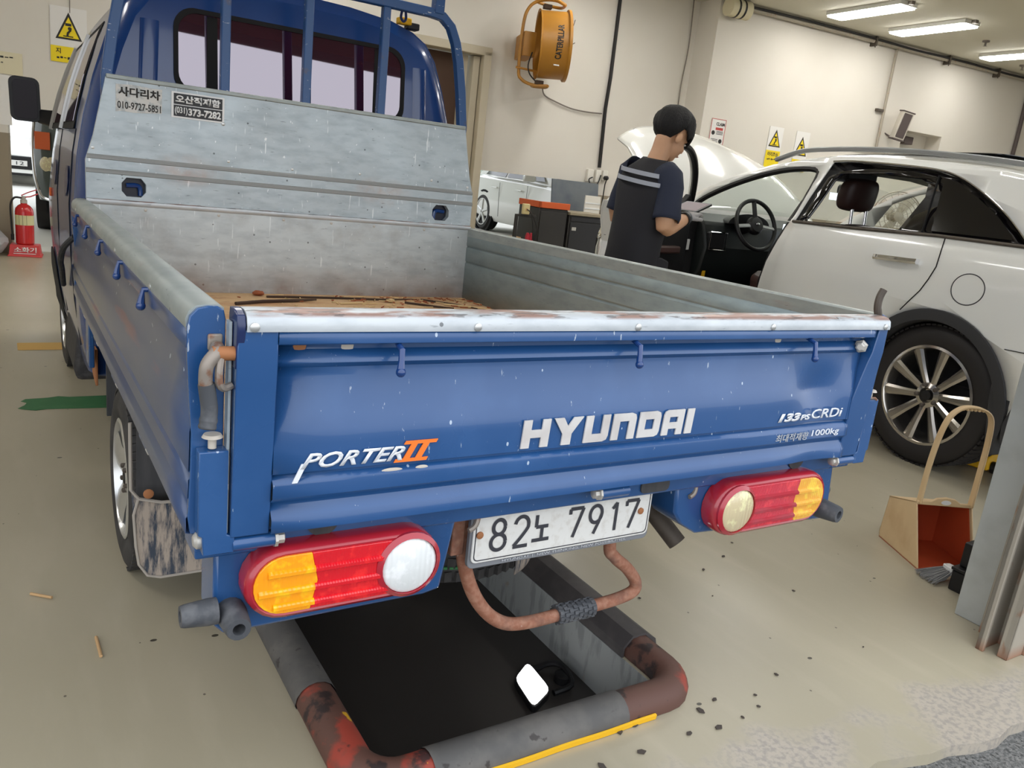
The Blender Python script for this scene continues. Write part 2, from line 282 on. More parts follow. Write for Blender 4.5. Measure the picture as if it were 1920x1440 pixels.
# ------------------------------------------------------------------ mesh helpers
class MB:
    def __init__(s): s.v = []; s.f = []
    def add(s, vs, fs):
        o = len(s.v); s.v += [tuple(p) for p in vs]; s.f += [tuple(i + o for i in q) for q in fs]; return s
    def box(s, c, d, rot=None):
        vs = [Vector((x * d[0] / 2, y * d[1] / 2, z * d[2] / 2)) for x in (-1, 1) for y in (-1, 1) for z in (-1, 1)]
        if rot: R = Matrix.Rotation(rot[2], 3, 'Z') @ Matrix.Rotation(rot[1], 3, 'Y') @ Matrix.Rotation(rot[0], 3, 'X'); vs = [R @ p for p in vs]
        return s.add([p + Vector(c) for p in vs], [(0, 1, 3, 2), (4, 6, 7, 5), (0, 4, 5, 1), (2, 3, 7, 6), (0, 2, 6, 4), (1, 5, 7, 3)])
    def b2(s, a, b): return s.box([(p + q) / 2 for p, q in zip(a, b)], [abs(q - p) for p, q in zip(a, b)])
    def rings(s, rs, caps=True, closed=False):
        n = len(rs[0]); o = len(s.v); s.v += [tuple(p) for r in rs for p in r]; k = len(rs)
        for i in range(k if closed else k - 1):
            a, b = o + i * n, o + ((i + 1) % k) * n
            for j in range(n): s.f.append((a + j, a + (j + 1) % n, b + (j + 1) % n, b + j))
        if caps and not closed: s.f.append(tuple(o + j for j in reversed(range(n)))); s.f.append(tuple(o + (k - 1) * n + j for j in range(n)))
        return s
    def tube(s, path, r, seg=10, closed=False, caps=True, flat=1.0):
        P = [Vector(p) for p in path]; n = len(P); R = []; prev = None
        for i, p in enumerate(P):
            if closed: t = (P[(i + 1) % n] - P[i - 1]).normalized()
            else: t = (P[min(i + 1, n - 1)] - P[max(i - 1, 0)]).normalized()
            if prev is None: u = t.orthogonal().normalized()
            else: u = (prev - t * prev.dot(t)).normalized()
            prev = u; q = t.cross(u); rr = r[i] if isinstance(r, (list, tuple)) else r
            R.append([p + (u * math.cos(2 * PI * j / seg) + q * math.sin(2 * PI * j / seg) * flat) * rr for j in range(seg)])
        return s.rings(R, caps, closed)
    def bar(s, path, a, b, up=(0, 0, 1), closed=False):
        """rectangular section a (sideways) x b (along up) swept along a path"""
        P = [Vector(p) for p in path]; n = len(P); U = Vector(up); R = []
        for i, p in enumerate(P):
            t = (P[(i + 1) % n] - P[i - 1]).normalized() if closed else (P[min(i + 1, n - 1)] - P[max(i - 1, 0)]).normalized()
            sd = t.cross(U).normalized(); uu = sd.cross(t).normalized()
            R.append([p + sd * a / 2 * i_ + uu * b / 2 * j_ for i_, j_ in ((-1, -1), (1, -1), (1, 1), (-1, 1))])
        return s.rings(R, True, closed)
    def lathe(s, prof, c=(0, 0, 0), ax=(0, 0, 1), seg=24, caps=True):
        A = Vector(ax).normalized(); u = A.orthogonal().normalized(); q = A.cross(u); c = Vector(c)
        return s.rings([[c + A * h + (u * math.cos(2 * PI * j / seg) + q * math.sin(2 * PI * j / seg)) * max(r, 1e-4) for j in range(seg)] for r, h in prof], caps)
    def cyl(s, a, b, r, seg=14): return s.tube([a, b], r, seg)
    def sphere(s, c, r, sc=(1, 1, 1), seg=16, rot=None):
        rs = []
        R = rot.to_3x3() if rot else Matrix.Identity(3)
        for i in range(9):
            t = PI * (0.001 + 0.998 * i / 8); rs.append([Vector(c) + R @ Vector((r * sc[0] * math.sin(t) * math.cos(2 * PI * j / seg), r * sc[1] * math.sin(t) * math.sin(2 * PI * j / seg), -r * sc[2] * math.cos(t))) for j in range(seg)])
        return s.rings(rs)
    def poly(s, pts, fn, holes=(), cuts=(), thick=None):
        """flat outline (with holes) -> triangles, sliced at cuts=[(axis, value)..], then each 2-D point mapped by fn(a, b)"""
        loops = [pts] + list(holes)
        tri = tessellate_polygon([[Vector((p[0], p[1], 0)) for p in l] for l in loops])
        bm = bmesh.new(); vs = [bm.verts.new((p[0], p[1], 0)) for l in loops for p in l]
        for t in tri:
            try: bm.faces.new([vs[i] for i in t])
            except ValueError: pass
        for ax, val in cuts:
            no = (1, 0, 0) if ax == 0 else (0, 1, 0)
            bmesh.ops.bisect_plane(bm, geom=bm.verts[:] + bm.edges[:] + bm.faces[:], plane_co=(val, 0, 0) if ax == 0 else (0, val, 0), plane_no=no, dist=1e-5)
        bm.verts.index_update()
        V = [v.co for v in bm.verts]; F = [[v.index for v in f.verts] for f in bm.faces]
        F = [f if (V[f[1]] - V[f[0]]).cross(V[f[2]] - V[f[0]]).z > 0 else f[::-1] for f in F]
        s.add([fn(p.x, p.y) for p in V], F)
        if thick:
            n = len(V); o = len(s.v) - n; q = Vector(thick)
            s.add([Vector(p) + q for p in s.v[o:o + n]], [f[::-1] for f in F])
            cnt = {}
            for f in F:
                for i in range(len(f)):
                    a, b = f[i], f[(i + 1) % len(f)]; cnt[(a, b)] = 1
            s.f += [(o + a, o + n + a, o + n + b, o + b) for (a, b) in cnt if (b, a) not in cnt]
        bm.free(); return s
    def grid(s, us, vs, fn):
        o = len(s.v); nu, nv = len(us), len(vs)
        s.v += [tuple(fn(u, v)) for u in us for v in vs]
        s.f += [(o + i * nv + j, o + (i + 1) * nv + j, o + (i + 1) * nv + j + 1, o + i * nv + j + 1) for i in range(nu - 1) for j in range(nv - 1)]
        return s
    def xf(s, mtx):
        s.v = [tuple(mtx @ Vector(p)) for p in s.v]; return s
    def build(s, name, m, parent=None, smooth=35, bevel=0, solid=0, sub=0, off=-1, fix=True):
        me = bpy.data.meshes.new(name); me.from_pydata(s.v, [], s.f)
        if fix:
            bm = bmesh.new(); bm.from_mesh(me); bmesh.ops.recalc_face_normals(bm, faces=bm.faces); bm.to_mesh(me); bm.free()
        me.materials.append(M[m] if isinstance(m, str) else m)
        if smooth:
            me.polygons.foreach_set('use_smooth', [True] * len(me.polygons)); me.set_sharp_from_angle(angle=math.radians(smooth))
        o = bpy.data.objects.new(name, me); COL.objects.link(o)
        if parent: o.parent = parent
        if solid: q = o.modifiers.new('thickness', 'SOLIDIFY'); q.thickness = solid; q.offset = off
        if bevel: q = o.modifiers.new('edges', 'BEVEL'); q.width = bevel; q.segments = 2; q.limit_method = 'ANGLE'; q.angle_limit = math.radians(40)
        if sub: q = o.modifiers.new('smooth', 'SUBSURF'); q.levels = sub; q.render_levels = sub
        return o
def linspace(a, b, n): return [a + (b - a) * i / (n - 1) for i in range(n)]
def interp(tab, x):
    if x <= tab[0][0]: return tab[0][1]
    for (a, b), (c, d) in zip(tab, tab[1:]):
        if x <= c: return b + (d - b) * (x - a) / (c - a)
    return tab[-1][1]
def circ(cx, cy, r, n=24, a0=0, a1=2 * PI, ry=None):
    k = n if abs(a1 - a0 - 2 * PI) < 1e-6 else n - 1
    return [(cx + r * math.cos(a0 + (a1 - a0) * i / k), cy + (ry or r) * math.sin(a0 + (a1 - a0) * i / k)) for i in range(n)]
def rrect(x0, y0, x1, y1, r, n=5):
    p = []
    for cx, cy, a in ((x1 - r, y1 - r, 0), (x0 + r, y1 - r, PI / 2), (x0 + r, y0 + r, PI), (x1 - r, y0 + r, 1.5 * PI)):
        p += [(cx + r * math.cos(a + PI / 2 * i / (n - 1)), cy + r * math.sin(a + PI / 2 * i / (n - 1))) for i in range(n)]
    return p
def smoothpath(P, n=6, closed=False):
    P = [Vector(p) for p in P]; out = []; k = len(P)
    for i in range(k if closed else k - 1):
        g = lambda j: P[j % k] if closed else P[max(0, min(k - 1, j))]
        a, b, c, d = g(i - 1), g(i), g(i + 1), g(i + 2)
        for j in range(n):
            t = j / n; out.append(0.5 * ((2 * b) + (c - a) * t + (2 * a - 5 * b + 4 * c - d) * t * t + (3 * b - a - 3 * c + d) * t ** 3))
    if not closed: out.append(P[-1])
    return out
def tag(o, label=None, cat=None, group=None, kind=None):
    if label: o['label'] = label
    if cat: o['category'] = cat
    if group: o['group'] = group
    if kind: o['kind'] = kind
    return o
def thing(name, label, cat, loc=(0, 0, 0), rot=(0, 0, 0), group=None):
    o = bpy.data.objects.new(name, None); COL.objects.link(o); o.location = loc; o.rotation_euler = rot; o.empty_display_size = 0.1
    return tag(o, label, cat, group)
def struct(o): o['kind'] = 'structure'; return o
def inwall(o): o.rotation_euler = (0, 0, WALLROT); return o
WX = Vector((math.cos(WALLROT), math.sin(WALLROT), 0)); WY = Vector((-math.sin(WALLROT), math.cos(WALLROT), 0))
def W(x, y, z=0): return WX * x + WY * y + Vector((0, 0, z))
def copytree(o, parent=None):
    c = o.copy(); COL.objects.link(c)
    if parent: c.parent = parent
    for ch in o.children: copytree(ch, c)
    return c
def text(body, m, parent, loc, xdir, updir, height, width=None, shear=0.0, bold=0.0, name='lettering', space=1.0, depth=0.0015):
    """lettering as a thin mesh: lower left corner at loc, running along xdir, standing along updir"""
    c = bpy.data.curves.new(name, 'FONT'); c.body = body; c.size = 1.0; c.shear = shear; c.offset = bold; c.space_character = space; c.resolution_u = 3
    t = bpy.data.objects.new(name, c); COL.objects.link(t); bpy.context.view_layer.update()
    me = bpy.data.meshes.new_from_object(t.evaluated_get(bpy.context.evaluated_depsgraph_get()))
    bpy.data.objects.remove(t); bpy.data.curves.remove(c)
    if not me.vertices: return None
    xs = [v.co.x for v in me.vertices]; ys = [v.co.y for v in me.vertices]
    sy = height / (max(ys) - min(ys)); sx_ = sy if width is None else width / (max(xs) - min(xs))
    X = Vector(xdir).normalized(); U = Vector(updir).normalized(); Nn = X.cross(U)
    x0, y0 = min(xs), min(ys)
    for v in me.vertices: v.co = Vector(loc) + X * (v.co.x - x0) * sx_ + U * (v.co.y - y0) * sy + Nn * depth
    me.materials.clear(); me.materials.append(M[m])
    o = bpy.data.objects.new(name, me); COL.objects.link(o)
    if parent: o.parent = parent
    q = o.modifiers.new('thickness', 'SOLIDIFY'); q.thickness = depth; q.offset = -1
    return o
def disc(c, ax, r, h, m, name, parent, seg=12, dome=0.4):
    return MB().lathe([(r, 0), (r, h * (1 - dome)), (r * 0.6, h), (0.0, h)], c, ax, seg).build(name, m, parent)

# ------------------------------------------------------------------ the building
PX0, PX1, PY0, PY1 = -0.405, 0.462, 0.205, 4.3
def wxy(x, y): p = W(x, y); return (p.x, p.y)
edge = []
xx = 16.0
while xx > -5.0:
    edge.append(wxy(xx, -0.225 + 0.016 * math.sin(xx * 9) + 0.012 * math.sin(xx * 23 + 1) + random.uniform(-0.008, 0.008))); xx -= 0.09 if -0.5 < xx < 2.5 else 0.5
outer = [wxy(-5, 8.9), ] ; outer = [wxy(16, 8.9)] + edge + [wxy(-5, -0.225), wxy(-5, 8.9)]
pit = [(PX0, PY0), (PX1, PY0), (PX1, PY1), (PX0, PY1)]
struct(MB().poly(outer[::-1], lambda a, b: (a, b, 0), [pit], thick=(0, 0, -0.12)).build('floor', 'floor', smooth=0))
g = MB().poly([wxy(-20, -0.19), wxy(-20, -14), wxy(22, -14), wxy(22, -0.19)], lambda a, b: (a, b, -0.035), thick=(0, 0, -0.1)).build('ground_asphalt', 'asphalt', smooth=0); struct(g)
# the inspection pit: walls and dark cover
mb = MB(); d = 0.10; i_ = 0.004
mb.b2((PX1 - i_, PY0 - d, -1.3), (PX1 + d, PY1 + d, -0.001)); struct(mb.build('wall_pit_right', 'pitwall', smooth=0))
struct(MB().b2((PX0 - d, PY0 - d, -1.3), (PX0 + i_, PY1 + d, -0.001)).build('wall_pit_left', 'pitwall', smooth=0))
struct(MB().b2((PX0 + i_, PY0 - d, -1.3), (PX1 - i_, PY0 + i_, -0.001)).build('wall_pit_front', 'pitwall', smooth=0))
struct(MB().b2((PX0 + i_, PY1 - i_, -1.3), (PX1 - i_, PY1 + d, -0.001)).build('wall_pit_back', 'pitwall', smooth=0))
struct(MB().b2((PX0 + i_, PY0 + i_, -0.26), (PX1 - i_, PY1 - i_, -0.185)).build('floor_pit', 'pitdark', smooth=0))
# walls, built in the building's own directions
OPZ = 1.402
mb = MB(); mb.b2((-1.84, 8.65, OPZ), (2.2, 8.87, 4.0)); mb.b2((2.2, 8.65, 2.86), (3.36, 8.87, 4.0)); mb.b2((3.36, 8.65, OPZ), (5.2, 8.87, 4.0))
mb.b2((5.2, 8.65, 1.25), (6.6, 8.87, 4.0)); mb.b2((-5, 8.65, 1.222), (-1.84, 8.87, 4.0)); struct(inwall(mb.build('wall_back', 'wall', smooth=0)))
mb = MB(); mb.b2((5.2, 8.64, 0), (6.6, 8.87, 1.25)); mb.b2((-5, 8.64, 0), (-1.84, 8.87, 1.222)); struct(inwall(mb.build('wall_back_dado', 'walldado', smooth=0)))
NX0, NX1, NZ0, NZ1 = 10.52, 11.46, 2.0, 2.79
mb = MB()
for a, b in (((6.58, 8.2, 1.25), (NX0, 8.5, 4.0)), ((NX1, 8.2, 1.25), (16, 8.5, 4.0)), ((NX0, 8.2, NZ1), (NX1, 8.5, 4.0)), ((NX0, 8.2, 1.25), (NX1, 8.5, NZ0)), ((6.5, 8.2, 1.25), (6.58, 8.87, 4.0))): mb.b2(a, b)
struct(inwall(mb.build('wall_back_right', 'wall', smooth=0)))
struct(inwall(MB().b2((6.5, 8.19, 0), (16, 8.5, 1.25)).build('wall_back_right_dado', 'walldado', smooth=0)))
struct(inwall(MB().b2((NX0, 8.48, NZ0), (NX1, 8.56, NZ1)).build('wall_niche', 'wall', smooth=0)))
struct(inwall(MB().b2((16, -0.3, 0), (16.2, 8.9, 4.0)).build('wall_right', 'wall', smooth=0)))
struct(inwall(MB().b2((-5.2, -0.3, 0), (-5, 8.9, 4.0)).build('wall_left', 'wall', smooth=0)))
struct(inwall(MB().b2((-5.2, -0.3, 4.0), (16.2, 8.9, 4.15)).build('ceiling', 'ceil', smooth=0)))
struct(inwall(MB().b2((-5.2, -0.18, 2.60), (16.2, 0.05, 4.0)).build('wall_front_header', 'header', smooth=0)))
# door frame in the back wall behind the cab
mb = MB(); mb.b2((3.28, 8.56, 0), (3.385, 8.9, 2.83)); mb.b2((2.1, 8.56, 0), (2.2, 8.9, 2.83)); mb.b2((2.1, 8.56, 2.78), (3.385, 8.9, 2.88))
d1 = struct(inwall(mb.build('door_1', 'doorcream', smooth=0, bevel=0.008)))
inn = MB().b2((3.18, 8.66, 0), (3.27, 8.86, 2.77)).b2((3.05, 8.74, 0), (3.14, 8.82, 2.77)).build('door_stile', 'doorcream', d1, smooth=0, bevel=0.006)
MB().b2((2.2, 8.8, 0), (3.05, 8.84, 2.77)).build('dark_gap_sheet', 'darkgap', d1, smooth=0)  # dark sheet stands in for the dark door opening
# outside yards behind the openings
struct(inwall(MB().b2((-9, 8.9, -0.2), (2.4, 40, -0.001)).build('ground_yard', 'yard', smooth=0)))
mb = MB(); mb.add([(2.4, 8.9, 0), (16, 8.9, 0), (16, 10.6, 0.335), (2.4, 10.6, 0.335), (2.4, 40, 0.335), (16, 40, 0.335), (2.4, 8.9, -0.2), (2.4, 40, -0.2), (16, 8.9, -0.2), (16, 40, -0.2)],
  [(0, 1, 2, 3), (3, 2, 5, 4), (0, 3, 4, 7, 6), (1, 8, 9, 5, 2), (6, 7, 9, 8), (0, 6, 8, 1), (4, 5, 9, 7)]); struct(inwall(mb.build('ground_yard_ramp', 'yard', smooth=0)))
struct(inwall(MB().b2((-9, 8.87, 4.15), (16, 14.5, 4.25)).build('ceiling_added_canopy', 'ceil', smooth=0)))  # canopy added out of view to dim the yard
struct(inwall(MB().b2((-12, 36, -0.2), (22, 36.2, 9)).build('wall_added_backdrop', 'yardwall', smooth=0)))  # backdrop wall added with the canopy to dim the yard
for x in (-6.5, 14): struct(inwall(MB().b2((x, 14.2, -0.2), (x + .25, 14.45, 4.15)).build('pillar_added_canopy', 'yardwall', smooth=0)))  # posts of the added canopy
# door post and guide rails at the right of the bay
struct(MB().b2((1.845, 0.0, 0.0), (2.35, 0.115, 3.2)).build('pillar_jamb', 'jamb', smooth=0, bevel=0.004))
mb = MB(); mb.b2((1.675, -0.075, 0), (1.80, -0.058, 3.2)); mb.b2((1.675, -0.085, 0), (1.69, -0.058, 3.2)); mb.b2((1.79, -0.15, 0), (1.80, -0.06, 3.2)); mb.b2((1.70, -0.152, 0), (1.80, -0.128, 3.2)); mb.b2((1.70, -0.152, 0), (1.712, -0.118, 3.2)); mb.b2((1.80, -0.16, 0), (2.5, 0.0, 3.2))
mb.v = [(x + .17 * (z - .0) * (1 if z < .7 else .7 / z), y, z) for x, y, z in mb.v]; struct(mb.build('trim_1', 'rail', smooth=0, bevel=0.003))
# ceiling lamps (three in view, rows carry on through the hall, two more added)
def lamp(x, y, label, L_=1.2):
    t = thing('ceiling_light', label, 'ceiling light', W(x, y, 3.93), (0, 0, WALLROT), 'ceiling lights')
    MB().b2((-0.15, -L_ / 2, 0.02), (0.15, L_ / 2, 0.069)).build('housing', 'lampframe', t, smooth=0)
    MB().poly(rrect(-0.14, -L_ / 2 + 0.01, 0.14, L_ / 2 - 0.01, 0.02, 3), lambda a, b: (a, b, 0.0), thick=(0, 0, 0.02)).build('diffuser', 'lamp', t, smooth=0)
    for q in (-1, 1): MB().b2((-0.03, q * (L_ / 2 + 0.03) - 0.03, 0.03), (0.03, q * (L_ / 2 + 0.03) + 0.03, 0.069)).build('mount', 'greycable', t, smooth=0)
for x, y, l in ((7.97, 7.0, 'fluorescent ceiling light nearest the grey wall corner, first of the row'), (9.2, 7.0, 'fluorescent ceiling light in the middle of the row of three'), (11.3, 7.05, 'fluorescent ceiling light at the far end of the row, cut by the frame')): lamp(x, y, l)
for x in (-3.2, 0.2, 3.4):
    for y in (2.3, 5.6): lamp(x, y, 'ceiling light above the truck bay out of view')
for x in (6.6, 9.8, 13): lamp(x, 2.6, 'ceiling light above the white car bay out of view')
for x in (1.0, 4.4): lamp(x, 7.2, 'added ceiling light out of view that brightens the drum fan wall')  # unseen lamps added to brighten the fan wall
lamp(6.2, 5.6, 'ceiling light above the white car bay out of view')
for x, y in ((10.36, 7.0), (12.23, 7.63)):
    t = MB().lathe([(0.05, 0), (0.05, 0.02), (0.015, 0.03), (0.015, 0.07), (0.03, 0.075)], W(x, y, 3.999), (0, 0, -1), 12).build('sprinkler_head', 'greycable')
    tag(t, 'small ceiling sprinkler between the lamps' if x < 11 else 'small ceiling sprinkler beyond the last lamp', 'sprinkler', 'ceiling sprinklers')
# services on the right back wall
t = thing('ceiling_pipe', 'grey pipe with black cable along the top of the right back wall', 'pipe', (0, 0, 0), (0, 0, WALLROT))
MB().cyl((6.8, 8.13, 3.93), (15.9, 8.13, 3.93), 0.028).build('pipe', 'rail', t)
MB().tube(smoothpath([(6.9, 8.1, 3.955), (8.2, 8.1, 3.965), (9.4, 8.1, 3.96), (10.3, 8.1, 3.945), (11.4, 8.1, 3.958), (12.6, 8.1, 3.945), (13.6, 8.1, 3.955), (15.8, 8.1, 3.95)], 5), 0.017, 8).build('black_cable', 'cable', t)
for x in (9.41, 11.1, 12.36): MB().b2((x - 0.015, 8.08, 3.86), (x + 0.015, 8.195, 3.99)).cyl((x, 8.1, 3.84), (x, 8.1, 4.0), 0.008).build('bracket', 'exhaust', t, smooth=0)
t = thing('striped_duct', 'striped cream and black round duct at the top of the wall corner', 'duct', (0, 0, 0), (0, 0, WALLROT))
MB().lathe([(0.12, 0), (0.12, 0.34)], (6.52, 8.06, 3.88), (1, 0, 0), 20).build('cream_sleeve', 'cream', t)
for k in (0.1, 0.2): MB().lathe([(0.123, 0), (0.123, 0.03)], (6.52 + k, 8.06, 3.88), (1, 0, 0), 20).build('black_band', 'black', t)
def wallpipe(path, r, name, m, label, cat):
    return tag(MB().tube([W(*p) for p in path], r, 8).build(name, m), label, cat)
wallpipe([(9.955, 8.165, 3.91), (9.96, 8.165, 3.2), (9.96, 8.165, 1.4)], 0.022, 'wall_conduit', 'rail', 'thin grey conduit running down the wall beside the column speaker', 'pipe')
tag(MB().b2((-0.07, 0, -0.02), (0.07, 0.05, 0.02)).build('conduit_clamp', 'exhaust', smooth=0), 'small bracket sticking out from the thin conduit', 'bracket').matrix_world = Matrix.Translation(W(9.87, 8.15, 3.0)) @ Matrix.Rotation(WALLROT, 4, 'Z')
wallpipe([(13.34, 8.16, 3.91), (13.35, 8.16, 3.0), (13.33, 8.16, 1.4)], 0.035, 'cable_duct', 'speaker', 'thick dark cable duct on the wall at the picture edge above the car', 'pipe')
wallpipe([(5.172, 8.625, 4.0), (5.185, 8.625, 2.8), (5.17, 8.625, 2.4), (5.20, 8.625, 1.62)], 0.025, 'power_cable', 'cable', 'thick black power cable running down the wall to the outlets', 'cable')
wallpipe(smoothpath([(6.36, 8.62, 4.0), (6.39, 8.62, 3.4), (6.36, 8.62, 2.9), (6.36, 8.62, 2.5), (6.3, 8.62, 2.0)], 5), 0.008, 'hanging_wire', 'greycable', 'thin wire hanging from the ceiling behind the mechanic', 'wire')
wallpipe(smoothpath([(3.95, 8.2, 2.50), (4.2, 8.6, 2.44), (4.4, 8.62, 2.38), (4.64, 8.62, 2.33), (4.9, 8.62, 2.32), (5.12, 8.62, 2.33)], 5), 0.009, 'fan_cord', 'greycable', 'thin cord from the drum fan to the power cable', 'cord')
def outlet(x, z, w_, h_, label):
    t = thing('wall_outlet', label, 'outlet', W(x, 8.648, z), (0, 0, WALLROT)); MB().b2((-w_ / 2, -0.05, -h_ / 2), (w_ / 2, 0, h_ / 2)).build('box', 'outlet', t, bevel=0.008); return t
outlet(5.06, 1.50, 0.1, 0.17, 'white outlet box left of the three, at the end of the black cable'); 
t = outlet(5.19, 1.50, 0.09, 0.17, 'white outlet box in the middle with a black plug cable'); MB().tube(smoothpath([(0.03, -0.06, 0.02), (-0.02, -0.08, -0.1), (-0.1, -0.09, -0.16), (-0.16, -0.07, -0.06), (-0.1, -0.06, -0.02)], 4), 0.009, 8).build('plug_cable', 'cable', t)
t = outlet(5.30, 1.52, 0.08, 0.14, 'round white socket with black plug and cord hanging down the wall'); MB().lathe([(0.03, 0), (0.03, 0.05), (0.015, 0.07)], (0, -0.05, -0.03), (0, -1, 0)).build('plug', 'black', t)
MB().tube([(0, -0.1, -0.04), (0.005, -0.06, -0.12), (0.01, -0.03, -0.7)], 0.008, 8).build('cord', 'cable', t)
# signs
def sign(name, x0, z0, x1, z1, y, m, label, cat, rot=0, group=None):
    t = thing(name, label, cat, W(x0, y, z0), (0, rot, WALLROT), group); MB().b2((0, -0.004, 0), (x1 - x0, 0, z1 - z0)).build('sheet', m, t, smooth=0); return t, x1 - x0, z1 - z0
XA, UP = (1, 0, 0), (0, 0, 1)
def scrawl(t, x0, z0, x1, h, m='print_black', n=6, name='faint_writing'):
    """unreadable line of small print: a row of short dark dashes"""
    mb = MB(); st = (x1 - x0) / n
    for k in range(n): mb.b2((x0 + st * k, -0.0055, z0 + h * .15 * (k % 3)), (x0 + st * (k + .72), -0.0045, z0 + h * (.55 + .2 * (k % 2))))
    return mb.build(name, m, t, smooth=0)
def warning(x0, z0, w_, h_, y, label, l1, band, tr0, tr1):
    t, w_, h_ = sign('warning_sign', x0, z0, x0 + w_, z0 + h_, y, 'paper', label, 'sign', 0, 'yellow triangle warning signs')
    MB().b2((0, -0.006, 0), (w_, -0.0045, h_ * band)).build('yellow_band', 'sign_yellow', t, smooth=0)
    c = w_ / 2; b, tp = h_ * tr0, h_ * tr1; hw = (tp - b) * 0.46
    MB().poly([(c - hw, b), (c + hw, b), (c, tp)], lambda a, q: (a, -0.0045, q), thick=(0, -0.0015, 0)).build('triangle_border', 'print_black', t, smooth=0)
    MB().poly([(c - hw * 0.78, b + 0.018), (c + hw * 0.78, b + 0.018), (c, tp - 0.045)], lambda a, q: (a, -0.0065, q), thick=(0, -0.001, 0)).build('triangle_face', 'sign_yellow', t, smooth=0)
    mb = MB(); k = (tp - b); s_ = k / .26
    mb.b2((c - 0.03 * s_, -0.0085, b + k * 0.50), (c + 0.025 * s_, -0.0075, b + k * 0.60)); mb.lathe([(0.018 * s_, 0), (0.018 * s_, 0.001)], (c + 0.01, -0.0075, b + k * 0.41), (0, -1, 0), 10)
    mb.tube([(c + 0.018 * s_, -0.008, b + k * 0.37), (c - 0.008, -0.008, b + k * 0.24), (c - 0.012, -0.008, b + k * 0.13)], 0.011 * s_, 6); mb.b2((c - 0.05 * s_, -0.0085, b + k * 0.10), (c + 0.04 * s_, -0.0075, b + k * 0.14)); mb.build('pictogram', 'print_black', t, smooth=0)
    th = h_ * .10
    if l1: text(l1, 'print_black', t, (w_ * 0.14, -0.006, h_ * band - th * 1.35), XA, UP, th, w_ * 0.72 if len(l1) > 1 else None, bold=0.02)
    scrawl(t, w_ * .16, h_ * band - th * 2.3, w_ * .84, th * .6, n=7, name='small_print').location.y = -.002
    return t
warning(7.745, 1.90, 0.275, 0.60, 8.195, 'warning sign with head-injury triangle, left of the two above the car', '머리조심', .44, .53, .94)
warning(8.28, 1.92, 0.275, 0.575, 8.195, 'warning sign half hidden behind the car roof, right of the two', '머리조심', .30, .40, .88)
warning(-1.44, 1.98, 0.33, 0.53, 8.645, 'warning sign with yellow triangle partly behind the truck cab', '지', .29, .42, .91)
t, a, b = sign('claim_poster', 6.665, 2.1, 6.925, 2.47, 8.195, 'paper', 'white poster with red border and small icons by the wall corner', 'poster')
mb = MB()
for p, q in (((0, 0), (a, 0.008)), ((0, b - 0.008), (a, b)), ((0, 0), (0.008, b)), ((a - 0.008, 0), (a, b))): mb.b2((p[0], -0.006, p[1]), (q[0], -0.0045, q[1]))
mb.build('red_border', 'print_red', t, smooth=0); text('CLAIM', 'print_black', t, (0.09, -0.0045, b - 0.09), XA, UP, 0.045, 0.15, bold=0.03)
MB().b2((0.09, -0.006, b - 0.15), (0.22, -0.0045, b - 0.115)).build('red_bar', 'print_red', t, smooth=0)
for cx, cz in ((0.055, 0.18), (0.2, 0.075)): MB().lathe([(0.03, 0), (0.03, 0.0015)], (cx, -0.0045, cz), (0, -1, 0), 16).build('round_icon', 'print_black', t)
mb = MB()
for k in range(3): mb.b2((0.11, -0.006, 0.165 + 0.018 * k), (0.23, -0.0045, 0.172 + 0.018 * k)); mb.b2((0.03, -0.006, 0.055 + 0.018 * k), (0.15, -0.0045, 0.062 + 0.018 * k))
mb.build('fine_print', 'print_black', t, smooth=0)
t, a, b = sign('wall_notice', -2.1, 1.79, -1.69, 2.0, 8.645, 'cream', 'cream paper notice with faint handwriting left of the cab', 'notice')
[scrawl(t, *q_) for q_ in ((0.1, .15, .34, .024), (.1, .095, .25, .022), (.1, .06, .2, .018), (.1, .03, .2, .018))]
t, a, b = sign('wall_notice', -2.1, 1.3, -1.8, 1.78, 8.645, 'paper', 'plain white paper sheet below the cream notice', 'notice')
tag(MB().cyl(W(-1.262, 8.64, 2.46), W(-1.25, 8.64, 3.6), 0.004, 6).build('sign_string', 'greycable'), 'thin string above the warning sign by the cab', 'string')
# column speaker
t = thing('column_speaker', 'slim grey column speaker mounted on the wall above the car', 'speaker', W(10.28, 8.04, 2.82), (0.1, 0.16, WALLROT - 0.35))
MB().b2((-0.095, -0.06, -0.21), (0.095, 0.06, 0.21)).build('body', 'speakerbody', t, bevel=0.01); MB().b2((-0.07, -0.068, -0.185), (0.07, -0.058, 0.185)).build('grille', 'speaker', t, bevel=0.005)
[MB().b2((-0.105, -0.065, z), (0.105, 0.065, z + .02)).build('end_cap', 'speaker', t, bevel=0.004) for z in (.2, -.225)]; MB().tube([(-0.1, 0.05, -0.2), (-0.2, 0.1, -0.16), (-0.2, 0.15, 0.0)], 0.012, 8).build('bracket', 'speaker', t)
t = thing('niche_camera', 'small dark box on a bracket inside the wall niche', 'camera', W(10.86, 8.42, 2.66), (0, 0, WALLROT)); MB().b2((-0.1, -0.1, -0.06), (0.1, 0.04, 0.06)).build('box', 'speaker', t, bevel=0.01); MB().cyl((0, 0.04, 0), (0, 0.07, 0), 0.02).build('arm', 'rail', t)
